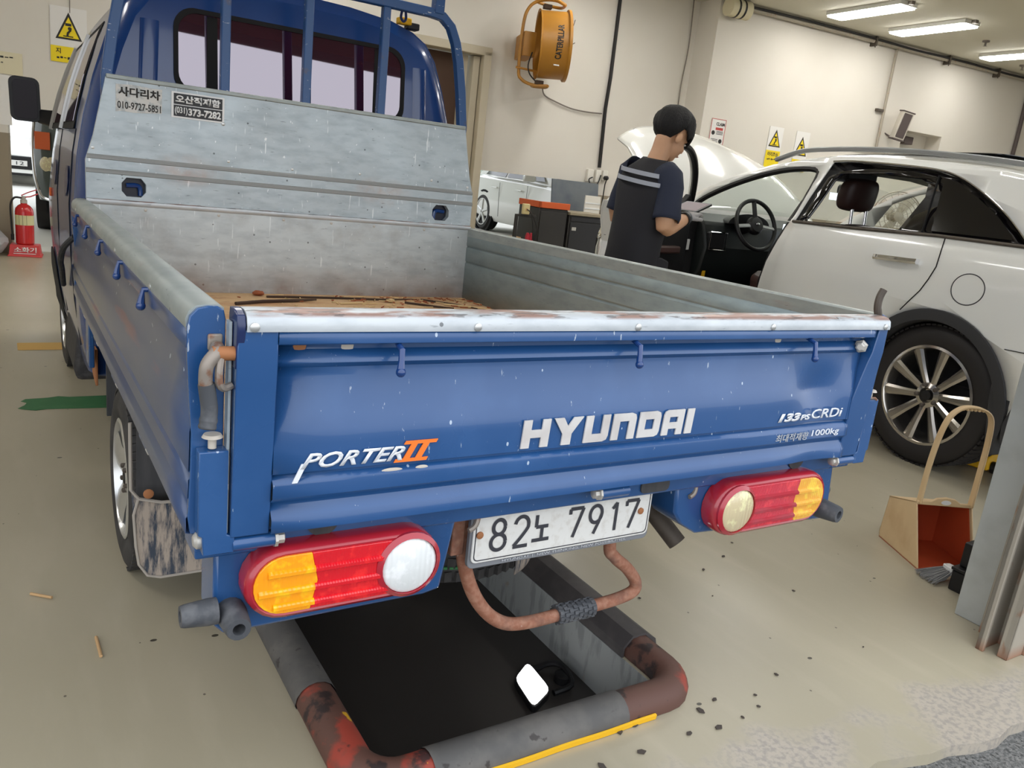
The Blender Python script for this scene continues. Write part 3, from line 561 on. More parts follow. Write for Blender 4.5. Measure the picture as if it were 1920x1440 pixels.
# drum fan on the wall
t = thing('drum_fan', 'ochre metal drum fan bracketed high on the back wall', 'fan', W(3.79, 8.1, 2.95), (0, 0, WALLROT - 0.26))
MB().lathe([(0.40, 0), (0.40, 0.012), (0.385, 0.02), (0.385, 0.33), (0.41, 0.345), (0.41, 0.375), (0.39, 0.38), (0.375, 0.37), (0.375, 0.01), (0.39, 0.0)], (-0.03, 0, 0.0), (1, -0.1, 0.05), 40, caps=False).build('drum', 'fan', t)
mb = MB()
for r in (0.1, 0.18, 0.26, 0.34): mb.lathe([(r, 0), (r + 0.006, 0.0), (r + 0.006, 0.006), (r, 0.006)], (0.33, -0.035, 0.015), (1, -0.1, 0.05), 32, caps=False)
for k in range(8): a = k * PI / 4; mb.cyl((0.335, -0.035, 0.015), (0.335, 0.38 * math.cos(a) - 0.035, 0.015 + 0.38 * math.sin(a)), 0.004, 5)
mb.build('front_grille', 'fandark', t); MB().lathe([(0.09, 0), (0.09, 0.18), (0.05, 0.2)], (0.06, 0, 0), (1, -0.1, 0.05)).build('motor', 'fandark', t)
for k in range(4): MB().box((0.17, 0.2 * math.cos(k * PI / 2), 0.2 * math.sin(k * PI / 2)), (0.02, 0.3 if k % 2 == 0 else 0.12, 0.12 if k % 2 == 0 else 0.3), (0.3, 0, 0)).build('fan_blade', 'fandark', t, bevel=0.004)
yk = smoothpath([(0.24, -0.12, 0.46), (0.12, -0.1, 0.50), (-0.05, 0, 0.49), (-0.17, 0.02, 0.40), (-0.22, 0.02, 0.2), (-0.22, 0.02, -0.3), (-0.17, 0.02, -0.42), (-0.02, 0, -0.47), (0.14, -0.1, -0.47)], 5)
MB().tube(yk, 0.02, 8).tube(smoothpath([(0.24, -0.12, 0.46), (0.24, 0.08, 0.46), (0.1, 0.16, 0.48), (-0.05, 0.1, 0.49), (-0.05, 0, 0.49)], 4), 0.018, 8).tube(smoothpath([(0.14, -0.1, -0.47), (0.15, 0.08, -0.47), (0, 0.14, -0.47), (-0.02, 0, -0.47)], 4), 0.018, 8).build('yoke', 'fan', t)
for q in (0.41, -0.41): MB().box((0.05, 0, q * 1.06), (0.1, 0.08, 0.05)).build('pivot', 'fandark', t, bevel=0.005)
MB().b2((-0.2, -0.02, -0.15), (-0.05, 0.5, 0.13)).build('wall_mount', 'fan', t, bevel=0.008); MB().cyl((-0.26, 0, -0.29), (0.0, 0.0, -0.31), 0.014, 8).build('brace', 'fan', t)
MB().tube(smoothpath([(-0.08, -0.02, -0.1), (-0.12, -0.05, -0.25), (-0.09, -0.04, -0.35), (0.0, 0, -0.42)], 5), 0.008, 6).build('cord', 'cable', t)
fx = text('CATERPILLAR', 'print_black', t, (0.20, -0.3925, -0.20), (0.0, 0, 1), (-1, 0, 0), 0.075, 0.40, bold=0.03)
for v_ in fx.data.vertices: a_ = v_.co.z / .386; q_ = v_.co.x + .03; v_.co.y, v_.co.z = -.388 * math.cos(a_) - .1 * q_, .388 * math.sin(a_) + .05 * q_
MB().box((0.165, -0.322, -0.245), (0.07, 0.004, 0.02), (-.7, 0, 0)).build('white_label', 'print_white', t)

# ------------------------------------------------------------------ the pickup truck (own frame: x across, y forward from the tailgate, z up)
T = thing('pickup_truck', 'blue flatbed pickup truck with dented tailgate parked over the inspection pit', 'truck', (0, 0, 0), (-0.0129, 0, 0))
NX = Vector((0, -1, 0))
# tailgate
prof = [(-.048, 1.112), (-.050, 1.100), (-.050, 1.091), (-.047, 1.0885), (-.014, 1.088), (-.014, 1.074), (-.029, 1.061), (-.031, 1.055), (-.019, 1.045), (-.020, 1.03), (-.024, 1.0), (-.032, .967), (-.038, .945), (-.041, .92), (-.042, .874), (-.034, .8705), (-.034, .866), (-.044, .858), (-.045, .853), (-.045, .832), (-.033, .822), (-.031, .815), (-.041, .799), (-.044, .795), (-.044, .772), (-.02, .768)]
XL, XR = -.743, .752
def tgy(x, y, z):
    d = math.exp(-(((x - .60) / .075) ** 2 + ((z - .955) / .035) ** 2)); d2 = math.exp(-(((x - .62) / .11) ** 2 + ((z - .89) / .05) ** 2)); d3 = math.exp(-(((x - .62) / .08) ** 2 + ((z - .775) / .03) ** 2))
    return y + 0.022 * d + 0.012 * d2 + .010 * d3
xs = [XL] + linspace(-.6, .35, 12) + linspace(.38, .745, 26) + [XR]
def xedge(x, z): return x if x < .7 else min(x, interp([(0.93, .728), (1.09, .77)], z)) if x > .75 else min(x, interp([(0.93, .72), (1.09, .745)], z))
tg = MB().grid(xs, range(len(prof)), lambda x, i: (xedge(x, prof[i][1]), tgy(x, prof[i][0], prof[i][1]), prof[i][1])).build('tailgate', 'blue', T, smooth=40, solid=.0015, off=0)
sp = [(-.0485, 1.112), (-.049, 1.05), (-.046, 1.02), (-.044, .98), (-.043, .93), (-.040, .87), (-.036, .81), (-.033, .768)]
for nm, xa, xb, in (('l', -.805, XL), ('r', None, .802)):
    mb = MB(); rows = []
    for y, z in sp:
        a = xa if xa is not None else interp([(0.93, .726), (1.09, .768)], z); rows.append([(a, y, z), (xb, y, z), (xb, .0, z), (a, .0, z)])
    mb.rings(rows); mb.build('end_panel', 'blue', tg, smooth=30, bevel=.002)
MB().b2((XL, -.012, .77), (.75, .002, 1.11)).build('inner_panel', 'galv_in', tg, smooth=0)
capp = [(-.052, 1.1095), (-.0525, 1.118), (-.050, 1.130), (-.042, 1.1375), (-.030, 1.1405), (-.006, 1.1405), (.003, 1.137), (.006, 1.128), (.006, 1.10), (.004, 1.10), (.004, 1.128), (-.04, 1.132), (-.0495, 1.118), (-.0495, 1.1095)]
cap = MB().rings([[(x, y, z) for y, z in capp] for x in linspace(-.792, .803, 12)]).build('top_cap', 'galv_cap', tg, smooth=40)
MB().poly([(-.05, 1.108), (-.052, 1.12), (-.046, 1.134), (-.03, 1.14), (.0, 1.14), (.004, 1.13), (.004, 1.05), (-.045, 1.05)], lambda a, b: (-.806, a, b), thick=(.013, 0, 0)).build('end_plug', 'blue_dark', tg, bevel=.002)
for x in (-.781, -.397, -.031, .365, .782): disc((x, -.052, 1.117), (0, -1, 0), .0075, .004, 'steel', 'rivet', tg)
for x in (-.542, -.026, .511):
    MB().tube([(x + .002, -.03, 1.089), (x, -.062, 1.08), (x - .002, -.066, 1.062), (x - .004, -.07, 1.048)], [.005, .0055, .0055, .007], 10).sphere((x - .004, -.071, 1.045), .0085).build('rope_hook', 'blue_clean', tg)
mb = MB().lathe([(.017, 0), (.017, .01), (.012, .012), (.012, .024), (.008, .026)], (.732, -.03, 1.064), (-.85, -.5, .0), 6); mb.build('hinge_nut', 'bolt', tg, smooth=20)
for x, z in ((-.70, 1.080), (-.62, 1.078), (.435, 1.08)): disc((x, -.0145, z), (0, -1, 0), .011, .002, 'rustbolt' if x < -.65 else 'knobwhite', 'worn_plug', tg, 10)
for x, w_ in ((-.535, .04), (-.478, .025)): MB().sphere((x, -.041, .861), .5, (w_, .004, .009)).build('bare_metal_scrape', 'knobwhite', tg)
MB().b2((-.8115, -.025, .775), (-.8075, -.004, 1.12)).build('edge_strip', 'galv', tg, smooth=0)
# tailgate lettering
def letters(defs, x0, z0, h, m, y=-.0465, shear=.06, name='brand_letters', parent=tg):
    mb = MB(); x = x0
    for wd, outl, holes in defs:
        f = lambda a, b, x=x, wd=wd: (x + a * wd + b * h * shear, y, z0 + b * h)
        mb.poly(outl, f, holes, thick=(0, .003, 0)); x += wd + h * .16
    return mb.build(name, m, parent, smooth=0)
Hh = (0, 0), (.3, 0), (.3, .36), (.7, .36), (.7, 0), (1, 0), (1, 1), (.7, 1), (.7, .64), (.3, .64), (.3, 1), (0, 1)
Yy = (.34, 0), (.66, 0), (.66, .4), (1.02, 1), (.68, 1), (.5, .68), (.32, 1), (-.02, 1), (.34, .4)
Uu = (0, 0), (.8, 0), (.95, .06), (1, .2), (1, 1), (.7, 1), (.7, .3), (.3, .3), (.3, 1), (0, 1)
Nn_ = (0, 0), (.3, 0), (.3, .7), (.7, .7), (.7, 0), (1, 0), (1, .8), (.95, .94), (.8, 1), (0, 1)
Dd = (0, 0), (.8, 0), (.95, .06), (1, .2), (1, .8), (.95, .94), (.8, 1), (0, 1)
Aa = (0, 0), (.3, 0), (.3, .25), (.7, .25), (.7, 0), (1, 0), (1, 1), (.2, 1), (.05, .94), (0, .8)
Ii = (0, 0), (1, 0), (1, 1), (0, 1)
hb = [(.3, .3), (.3, .7), (.7, .7), (.7, .3)]; ha = [(.3, .5), (.3, .72), (.7, .72), (.7, .5)]
letters([(.062, Hh, []), (.068, Yy, []), (.061, Uu, []), (.061, Nn_, []), (.059, Dd, [hb]), (.058, Aa, [ha]), (.02, Ii, [])], -.275, .8795, .056, 'decal_silver')
text('PORTER', 'decal_white', tg, (-.70, -.0455, .880), XA, UP, .0265, .185, shear=.45, bold=.022, name='model_letters')
MB().poly([(-.7125, .857), (-.7035, .857), (-.689, .889), (-.698, .889)], lambda a, b: (a, -.0465, b), thick=(0, .002, 0)).build('letter_tail', 'decal_white', tg, smooth=0)
mb = MB(); q = lambda a, b: (-.535 + a + b * .55, -.046, .876 + b)
for pts in ([(0, 0), (.062, 0), (.062, .006), (0, .006)], [(0, .032), (.062, .032), (.062, .038), (0, .038)], [(.014, .006), (.026, .006), (.026, .032), (.014, .032)], [(.037, .006), (.049, .006), (.049, .032), (.037, .032)]): mb.poly(pts, q, thick=(0, .002, 0))
mb.build('roman_numeral', 'decal_orange', tg, smooth=0)
text('133', 'decal_white', tg, (.455, -.0425, .883), XA, UP, .021, .078, shear=.25, bold=.05, name='power_letters'); text('PS', 'decal_white', tg, (.534, -.0425, .884), XA, UP, .014, .036, shear=.2, bold=.04, name='power_letters'); text('CRDi', 'decal_white', tg, (.574, -.0425, .885), XA, UP, .024, .118, shear=.15, bold=.01, name='power_letters')
text('최대적재량', 'decal_grey', tg, (.455, -.0455, .833), XA, UP, .02, .118, shear=.1, name='load_letters'); text('1000kg', 'decal_white', tg, (.585, -.0455, .836), XA, UP, .02, .105, shear=.05, name='load_letters')
for xa, xb, e in ((-.800, -.732, 1), (-.045, .03, -1), (.735, .80, -1)):
    MB().cyl((xa, -.022, .753), (xb, -.022, .753), .0125, 16).build('hinge_barrel', 'blue', tg)
    xe = xb if e > 0 else xa; MB().lathe([(.015, 0), (.015, .005), (.0105, .006), (.0105, .016), (.007, .018)], (xe, -.022, .753), (e, 0, 0), 8).build('hinge_bolt', 'bolt', tg)
# posts / drop-side boards
bprof = [(.0, 1.112), (.002, 1.09), (.002, 1.075), (-.018, 1.072), (-.020, 1.05), (-.014, 1.03), (-.018, 1.01), (-.010, .97), (-.004, .94), (-.003, .875), (-.011, .869), (-.003, .86), (-.002, .83), (-.012, .818), (-.003, .80), (.0, .795), (.0, .770), (-.02, .765)]
BL = 2.34
for sgn, nm in ((-1, 'left'), (1, 'right')):
    X = lambda d: sgn * (.866 + d)
    sb = MB().grid(linspace(0.004, BL, 14), range(len(bprof)), lambda y, i: (X(bprof[i][0]), y, bprof[i][1])).build('side_board', 'bluegloss', T, smooth=35, solid=.0015, off=0)
    ip = [(1.13, .815), (1.06, .815), (1.052, .820), (1.044, .815), (.985, .815), (.977, .820), (.969, .815), (.90, .815), (.80, .815)]
    MB().grid(linspace(0.004, 2.25, 3), range(len(ip)), lambda y, i: (sgn * ip[i][1], y, ip[i][0])).build('inner_sheet', 'galv_in', sb, smooth=30, solid=.002)
    cp = [(.868, 1.104), (.869, 1.118), (.864, 1.131), (.853, 1.139), (.838, 1.141), (.822, 1.141), (.813, 1.136), (.8125, 1.10), (.8145, 1.10), (.8155, 1.134), (.853, 1.135), (.865, 1.115), (.865, 1.104)]
    c_ = MB().rings([[(sgn * x, y, z) for x, z in cp] for y in linspace(.006, BL - .03, 12)]).build('top_cap', 'galv_rail', sb, smooth=40)
    R = .024
    pl = [(.812, .770), (.860, .770), (.864, .80), (.861, .87), (.860, .94), (.864, 1.0), (.867, 1.06), (.868, 1.105), (.864, 1.124), (.853, 1.136), (.838, 1.1395), (.824, 1.1395), (.815, 1.134), (.812, 1.12)]
    MB().poly(pl, lambda a, b: (sgn * a, -.003, b), thick=(0, .012, 0)).build('end_plate', 'blue', sb, bevel=.002)
    MB().poly(pl, lambda a, b: (sgn * a, BL, b), thick=(0, -.012, 0)).build('end_plate', 'blue', sb, bevel=.002)
    for y in (.385, .765, 1.19, 1.59, 1.98):
        if sgn > 0 and y > 1: continue
        x = sgn * .868; MB().tube([(x - sgn * .02, y, 1.102), (x + sgn * .008, y, 1.10), (x + sgn * .011, y - .002, 1.085), (x + sgn * .013, y - .004, 1.072)], [.005, .0055, .006, .008], 8).sphere((x + sgn * .013, y - .004, 1.070), .009).build('rope_hook', 'blue_clean', sb)
    for y in (.35, .9, 1.5, 2.1): disc((sgn * .868, y, 1.112), (sgn, 0, 0), .006, .003, 'steel', 'rivet', sb)
    for y in (.52, 1.05, 1.55, 2.0): MB().cyl((sgn * .85, y - .05, .752), (sgn * .85, y + .05, .752), .011).build('hinge_barrel', 'blue', sb); MB().lathe([(.012, 0), (.012, .01), (.006, .014)], (sgn * .85, y - .05, .752), (0, -1, 0), 8).build('hinge_bolt', 'bolt', sb)
    bx = MB().poly([(.808, .742), (.846, .742), (.848, .775), (.854, .778), (.854, .917), (.810, .917), (.810, .775), (.798, .770), (.798, .744)], lambda a, b: (sgn * a, -.032, b), thick=(0, .028, 0)).build('latch_post', 'blue', T, bevel=.003)
    MB().lathe([(.012, 0), (.012, .002), (.0065, .005), (.0065, .02)], (sgn * .832, -.018, .939), (0, 0, -1)).lathe([(.016, 0), (.013, .005), (.0, .006)], (sgn * .832, -.018, .937), (0, 0, 1)).build('pin_knob', 'knobwhite', bx)
    disc((sgn * .846, -.012, .762), (sgn, 0, 0), .014, .012, 'bolt', 'post_bolt', bx, 14)
# latch lever on the left post
lv = MB().tube(smoothpath([(-.826, -.012, 1.078), (-.832, -.034, 1.075), (-.8455, -.040, 1.058), (-.8475, -.038, 1.035), (-.845, -.036, 1.01)], 5), .0105, 12).build('latch_lever', 'latch', T)
MB().tube(smoothpath([(-.846, -.037, 1.028), (-.8435, -.036, 1.01), (-.841, -.036, .99), (-.842, -.037, .972), (-.8445, -.039, .957)], 5), [.0125] * 15 + [.0135, .0135, .0125, .0135, .0135, .012], 12).build('rubber_grip', 'bump_rubber', lv)
MB().cyl((-.838, -.034, 1.074), (-.799, -.034, 1.073), .011).build('latch_pin', 'rustbolt', lv)
MB().tube(smoothpath([(-.824, -.034, 1.078), (-.829, -.042, 1.05), (-.828, -.042, 1.028), (-.820, -.036, 1.020), (-.808, -.03, 1.022)], 4), .0062, 8).build('latch_hook', 'latch', lv)
MB().box((-.828, -.006, 1.085), (.022, .006, .026)).build('hook_eye', 'latch', lv, bevel=.004)
MB().tube(smoothpath([(.816, -.004, 1.137), (.803, -.005, 1.16), (.802, -.006, 1.185), (.809, -.008, 1.205)], 4), [.010] * 4 + [.0095] * 9, 10).build('latch_lever', 'exhaust', T)
MB().tube([(.815, -.02, .92), (.838, -.03, .921), (.846, -.03, .916)], .004, 6).build('latch_hook', 'latch', T)
# bed
bf = MB().b2((-.815, .002, .772), (.815, 2.235, .80)).build('bed_floor', 'bedply', T, smooth=0)
MB().b2((-.85, .012, .715), (.85, .10, .766)).build('rear_sill', 'blue', T, bevel=.004)
for x in (-.637, .621): MB().poly(circ(0, 0, .03, 14, PI, 2 * PI) , lambda a, b, x=x: (x + a, .008, .76 + b), thick=(0, .006, 0)).build('rubber_pad', 'muddark', T)
MB().poly(rrect(.10, .722, .185, .752, .012, 4), lambda a, b: (a, .008, b), thick=(0, .006, 0)).build('rubber_pad', 'muddark', T)
for x in (-.42, .42): MB().b2((x - .035, .1, .56), (x + .035, 4.7, .70)).build('chassis_rail', 'chassis', T, smooth=0)
for y in (.3, .9, 1.5, 2.1): MB().b2((-.82, y, .70), (.82, y + .07, .765)).build('cross_member', 'chassis', T, smooth=0)
for sgn in (-1, 1): MB().b2((sgn * .80, .1, .735), (sgn * .845, 2.25, .768)).build('bed_edge', 'blue', T, smooth=0, bevel=.004)
# headboard
def hbx(z): return interp([(.8, .824), (1.29, .824), (1.38, .797), (1.50, .772), (1.592, .754)], z)
hole = lambda cx: [(cx - .043, 1.185), (cx - .043, 1.215), (cx - .026, 1.236), (cx + .026, 1.236), (cx + .043, 1.215), (cx + .043, 1.185), (cx + .026, 1.165), (cx - .026, 1.165)]
zz = [1.146, 1.29, 1.38, 1.50, 1.592]
hb_ = MB().poly([(-hbx(z), z) for z in zz[::-1]] + [(hbx(z), z) for z in zz], lambda a, b: (a, 2.23, b), [hole(-.66), hole(.66)], thick=(0, .03, 0)).build('headboard', 'galv', T, smooth=0)
MB().b2((-.822, 2.226, .80), (.822, 2.256, 1.13)).build('lower_panel', 'galv_lower', hb_, smooth=0)
MB().rings([[(x, y, z) for y, z in ((2.227, 1.128), (2.222, 1.132), (2.219, 1.139), (2.221, 1.147), (2.229, 1.151), (2.24, 1.15), (2.24, 1.128))] for x in (-.824, .824)]).build('ledge', 'galv_cap', hb_, smooth=40)
for z in (1.304, 1.253):
    MB().rings([[(x, y, zc) for y, zc in ((2.2305, z - .009), (2.2245, z - .007), (2.2245, z + .002), (2.2305, z + .009))] for x in (-hbx(z), hbx(z))]).build('pressed_rib', 'galv_rib', hb_, smooth=0)
MB().b2((-.752, 2.222, 1.588), (.752, 2.28, 1.604)).build('top_edge', 'galv_rail', hb_, bevel=.003)
for x in (-.62, -.345, -.08, .13, .33, .58): disc((x, 2.226, 1.118), (0, -1, 0), .006, .003, 'bolt', 'rivet', hb_, 8)
for x, z in ((-.80, 1.335), (-.31, 1.335), (-.05, 1.33), (.25, 1.34), (.60, 1.345), (.79, 1.33)): disc((x, 2.23, z), (0, -1, 0), .006, .003, 'steel', 'rivet', hb_, 8)
for cx in (-.66, .66):
    MB().b2((cx - .06, 2.262, 1.15), (cx + .06, 2.34, 1.25)).build('latch_pocket', 'pocket', hb_, smooth=0)
    k = 1 if cx < 0 else -1; MB().tube(smoothpath([(cx - k * .025, 2.25, 1.206), (cx + k * .012, 2.25, 1.208), (cx + k * .024, 2.25, 1.198), (cx + k * .026, 2.25, 1.17)], 4), .009, 8).build('latch_loop', 'blue_clean', hb_)
st = MB().poly([(-.721, 1.474), (-.70, 1.479), (-.66, 1.476), (-.60, 1.482), (-.562, 1.486), (-.560, 1.574), (-.60, 1.572), (-.66, 1.576), (-.72, 1.572)], lambda a, b: (a, 2.2285, b), thick=(0, .001, 0)).build('worn_sticker', 'sticker_worn', hb_, smooth=0)
text('사다리차', 'print_black', st, (-.712, 2.2285, 1.532), XA, UP, .034, .145, bold=.03); text('010-9727-5851', 'print_black', st, (-.715, 2.2285, 1.487), XA, UP, .026, .15, bold=.01)
st = MB().b2((-.527, 2.2265, 1.479), (-.331, 2.2295, 1.575)).build('phone_plate', 'print_white', hb_, smooth=0)
MB().b2((-.519, 2.2255, 1.529), (-.339, 2.2268, 1.569)).b2((-.519, 2.2255, 1.485), (-.339, 2.2268, 1.526)).build('black_field', 'sticker_black', st, smooth=0)
text('오산적재함', 'print_white', st, (-.513, 2.2252, 1.535), XA, UP, .029, .166, bold=.035); text('(031)', 'print_white', st, (-.515, 2.2252, 1.490), XA, UP, .03, .046, bold=.02); text('373-7282', 'print_white', st, (-.466, 2.2252, 1.491), XA, UP, .028, .122, bold=.04)
disc((-.334, 2.226, 1.477), (0, -1, 0), .007, .003, 'steel', 'rivet', st, 8)
# guard frame
gp = [(.748, 2.262, 1.13), (.748, 2.262, 1.60), (.727, 2.262, 1.75), (.703, 2.262, 1.88), (.682, 2.262, 1.955), (.650, 2.262, 2.02), (.605, 2.262, 2.055), (.54, 2.262, 2.062)]
path = gp + [(-x, y, z) for x, y, z in gp[::-1]]
gf = MB().bar(path, .038, .04, up=(0, 1, 0)).build('guard_frame', 'bluerail', T, bevel=.004)
for x in (-.325, .003, .338): MB().b2((x - .0175, 2.245, 1.14), (x + .0175, 2.28, 2.045)).build('upright_bar', 'bluerail', gf, bevel=.004)
for x in (-.58, .58): MB().bar([(x, 2.262, 2.06), (x + (.006 if x > 0 else -.006), 2.262, 2.55)], .045, .05, up=(0, 1, 0)).build('ladder_post', 'bluerail', gf, bevel=.004)
for x in (-.6, .6): MB().b2((x - .03, 2.245, 2.5), (x + .03, 2.28, 2.55)).build('rack_foot', 'bluerail', gf, smooth=0)
MB().tube(smoothpath([(.41, 2.26, 2.04), (.405, 2.255, 2.015), (.415, 2.25, 2.0), (.428, 2.255, 2.012), (.428, 2.26, 2.04)], 4), .006, 8).build('rope_ring', 'blue_dark', gf)
# cab
hwid = [(.42, .815), (.60, .84), (.85, .856), (1.10, .858), (1.30, .842), (1.45, .818), (1.60, .782), (1.75, .736), (1.88, .684), (1.95, .63), (1.99, .56), (2.02, .45), (2.04, .25), (2.047, 0)]
def csec(y):
    k = interp([(2.34, .93), (2.36, .965), (2.40, .985), (2.5, 1.0), (4.2, 1.0), (4.6, .985), (4.82, .95), (4.98, .88)], y); top = interp([(2.36, 0), (2.5, .012), (3.2, .02), (3.8, .0), (4.2, -.1), (4.45, -.45), (4.7, -.75), (4.98, -.98)], y)
    P = []
    for z, h in hwid:
        zz_ = z if z < .9 else .9 + (z - .9) * max(.12, (1.147 + top) / 1.147)
        P.append((h * k, y, zz_))
    return P + [(-x, yy, z) for x, yy, z in P[::-1][1:]]
ys = [2.46, 2.6, 3.0, 3.4, 3.8, 4.1, 4.3, 4.45, 4.6, 4.75, 4.9, 4.98]
cb = MB().rings([csec(y) for y in ys]).build('cab', 'blue_clean', T, smooth=50)
# cab back wall with its rounded rim, leaning slightly forward
def by(z): return 2.36 + max(0, (z - 1.25)) * .085
rim = [(x * .965, z) for x, _, z in csec(2.41)]; inn_ = [(x * .93, .42 + (z - .42) * .972) for x, _, z in csec(2.41)]
mb = MB().rings([[(x, 2.46 + max(0, z - 1.25) * .05, z) for x, _, z in csec(2.46)], [(x, 2.415 + max(0, z - 1.25) * .07, z) for x, z in [(a * .99, b) for a, _, b in csec(2.43)]], [(x, by(z) + .012, z) for x, z in rim], [(x, by(z), z) for x, z in inn_]], caps=False)
mb.poly(inn_, lambda a, b: (a, by(b), b), [], [(1, 1.25)]); mb.build('rear_wall', 'blue_clean', cb, smooth=50)
WN = rrect(-.492, 1.575, .505, 1.925, .075, 7); WN = [(x, z - .02 * (1 if z > 1.7 else .0) * ((x / .5) ** 2)) for x, z in WN]
WI = [(x * .965 + .0, 1.75 + (z - 1.75) * .89) for x, z in WN]
MB().poly(WN, lambda a, b: (a, by(b) - .008, b), [WI], thick=(0, .016, 0)).build('window_seal', 'matteblack', cb)
rw = MB().poly(WI, lambda a, b: (a, by(b) - .003, b), thick=(0, .004, 0)).build('rear_window', 'purple', cb, smooth=0)
for x in (-.345, .045, .375): MB().poly([(x - .022, 1.60), (x + .022, 1.60), (x + .02, 1.89), (x - .02, 1.89)], lambda a, b: (a, by(b) - .0045, b), thick=(0, .001, 0)).build('dark_reflection', 'matteblack', rw, smooth=0)  # reflected posts painted on the glass as dark strips
for x in (-.60, .60):
    sg = 1 if x > 0 else -1
    MB().rings([[(x + sg * (d - .04 * max(0, z - 1.3)), by(z) - h, z) for d, h in ((-.035, 0), (-.02, .012), (.02, .012), (.035, 0))] for z in (1.2, 1.5, 1.7, 1.84)]).build('pressed_rib', 'blue_clean', cb, smooth=50)
for p in ((.5, 2.44, 2.035), (.545, 2.45, 2.02)): MB().box(p, (.06, .05, .03)).build('roof_clip', 'yellow' if p[0] < .54 else 'black', cb, bevel=.006)
# left side of the cab: glass, trims, handles, seams
def cx(z): return interp(hwid, z)
for sgn in (-1, 1):
    for (ya, yb, yc, yd) in ((2.66, 3.36, 3.34, 2.72), (3.46, 4.28, 4.10, 3.46)):
        fr = MB().poly([(ya, 1.40), (yb, 1.40), (yc, 1.84), (yd, 1.84)], lambda y, z: (sgn * (cx(z) + .004), y, z), cuts=[(1, 1.5), (1, 1.6), (1, 1.7), (1, 1.8)], thick=(sgn * .004, 0, 0)).build('side_window_frame', 'matteblack', cb, smooth=0)
        MB().poly([(ya + .04, 1.43), (yb - .04, 1.43), (yc - .035, 1.81), (yd + .03, 1.81)], lambda y, z: (sgn * (cx(z) + .009), y, z), cuts=[(1, 1.5), (1, 1.6), (1, 1.7), (1, 1.8)], thick=(sgn * .002, 0, 0)).build('side_window', 'purple', fr, smooth=40)
        MB().bar([(sgn * (cx(z) + .012), interp([(1.4, yb), (1.84, yc)], z), z) for z in (1.40, 1.5, 1.6, 1.7, 1.84)], .02, .03, up=(0, 1, 0)).build('window_trim', 'steel', fr)
    for yh in (2.78, 3.62):
        MB().poly(circ(yh, 1.18, .09, 20, ry=.065), lambda y, z: (sgn * (cx(z) + .003), y, z), thick=(sgn * .003, 0, 0)).build('door_handle', 'blue_dark', cb)
    for yd in (2.60, 3.42): MB().bar([(sgn * (cx(z) + .001), yd, z) for z in (.5, .7, .9, 1.1, 1.3, 1.4)], .004, .008, up=(0, 1, 0)).build('door_seam', 'matteblack', cb, smooth=0)
    MB().poly(circ(4.13, .34, .40, 20, 0.12, PI - .12), lambda y, z: (sgn * (cx(max(.42, z)) + .004), y, z), thick=(sgn * .004, 0, 0)).build('wheel_arch', 'matteblack', cb)
    MB().box((sgn * .862, 3.98, 1.06), (.012, .05, .045)).build('side_marker', 'orange', cb, bevel=.004)
# door mirror
mr = MB().poly(rrect(-1.035, 1.425, -.882, 1.668, .035, 5), lambda a, b: (a + (b - 1.55) * -.03, 4.40, b), thick=(0, .07, 0)).build('door_mirror', 'black', T, bevel=.012)
MB().poly(rrect(-1.018, 1.44, -.90, 1.65, .025, 5), lambda a, b: (a + (b - 1.55) * -.03, 4.385, b), thick=(0, .004, 0)).build('mirror_glass', mat('mirror_glass', (.012, .008, .012, 1), .03, 0, 0.0, spec=.12), mr)
MB().rings([[(-.90, 4.41, 1.425), (-.90, 4.46, 1.425), (-.90, 4.46, 1.50), (-.90, 4.41, 1.50)], [(-.84, 4.36, 1.41), (-.84, 4.46, 1.41), (-.84, 4.46, 1.50), (-.84, 4.36, 1.50)], [(-.79, 4.2, 1.40), (-.79, 4.4, 1.40), (-.79, 4.4, 1.50), (-.79, 4.2, 1.50)]]).build('mirror_arm', 'black', mr, bevel=.01)
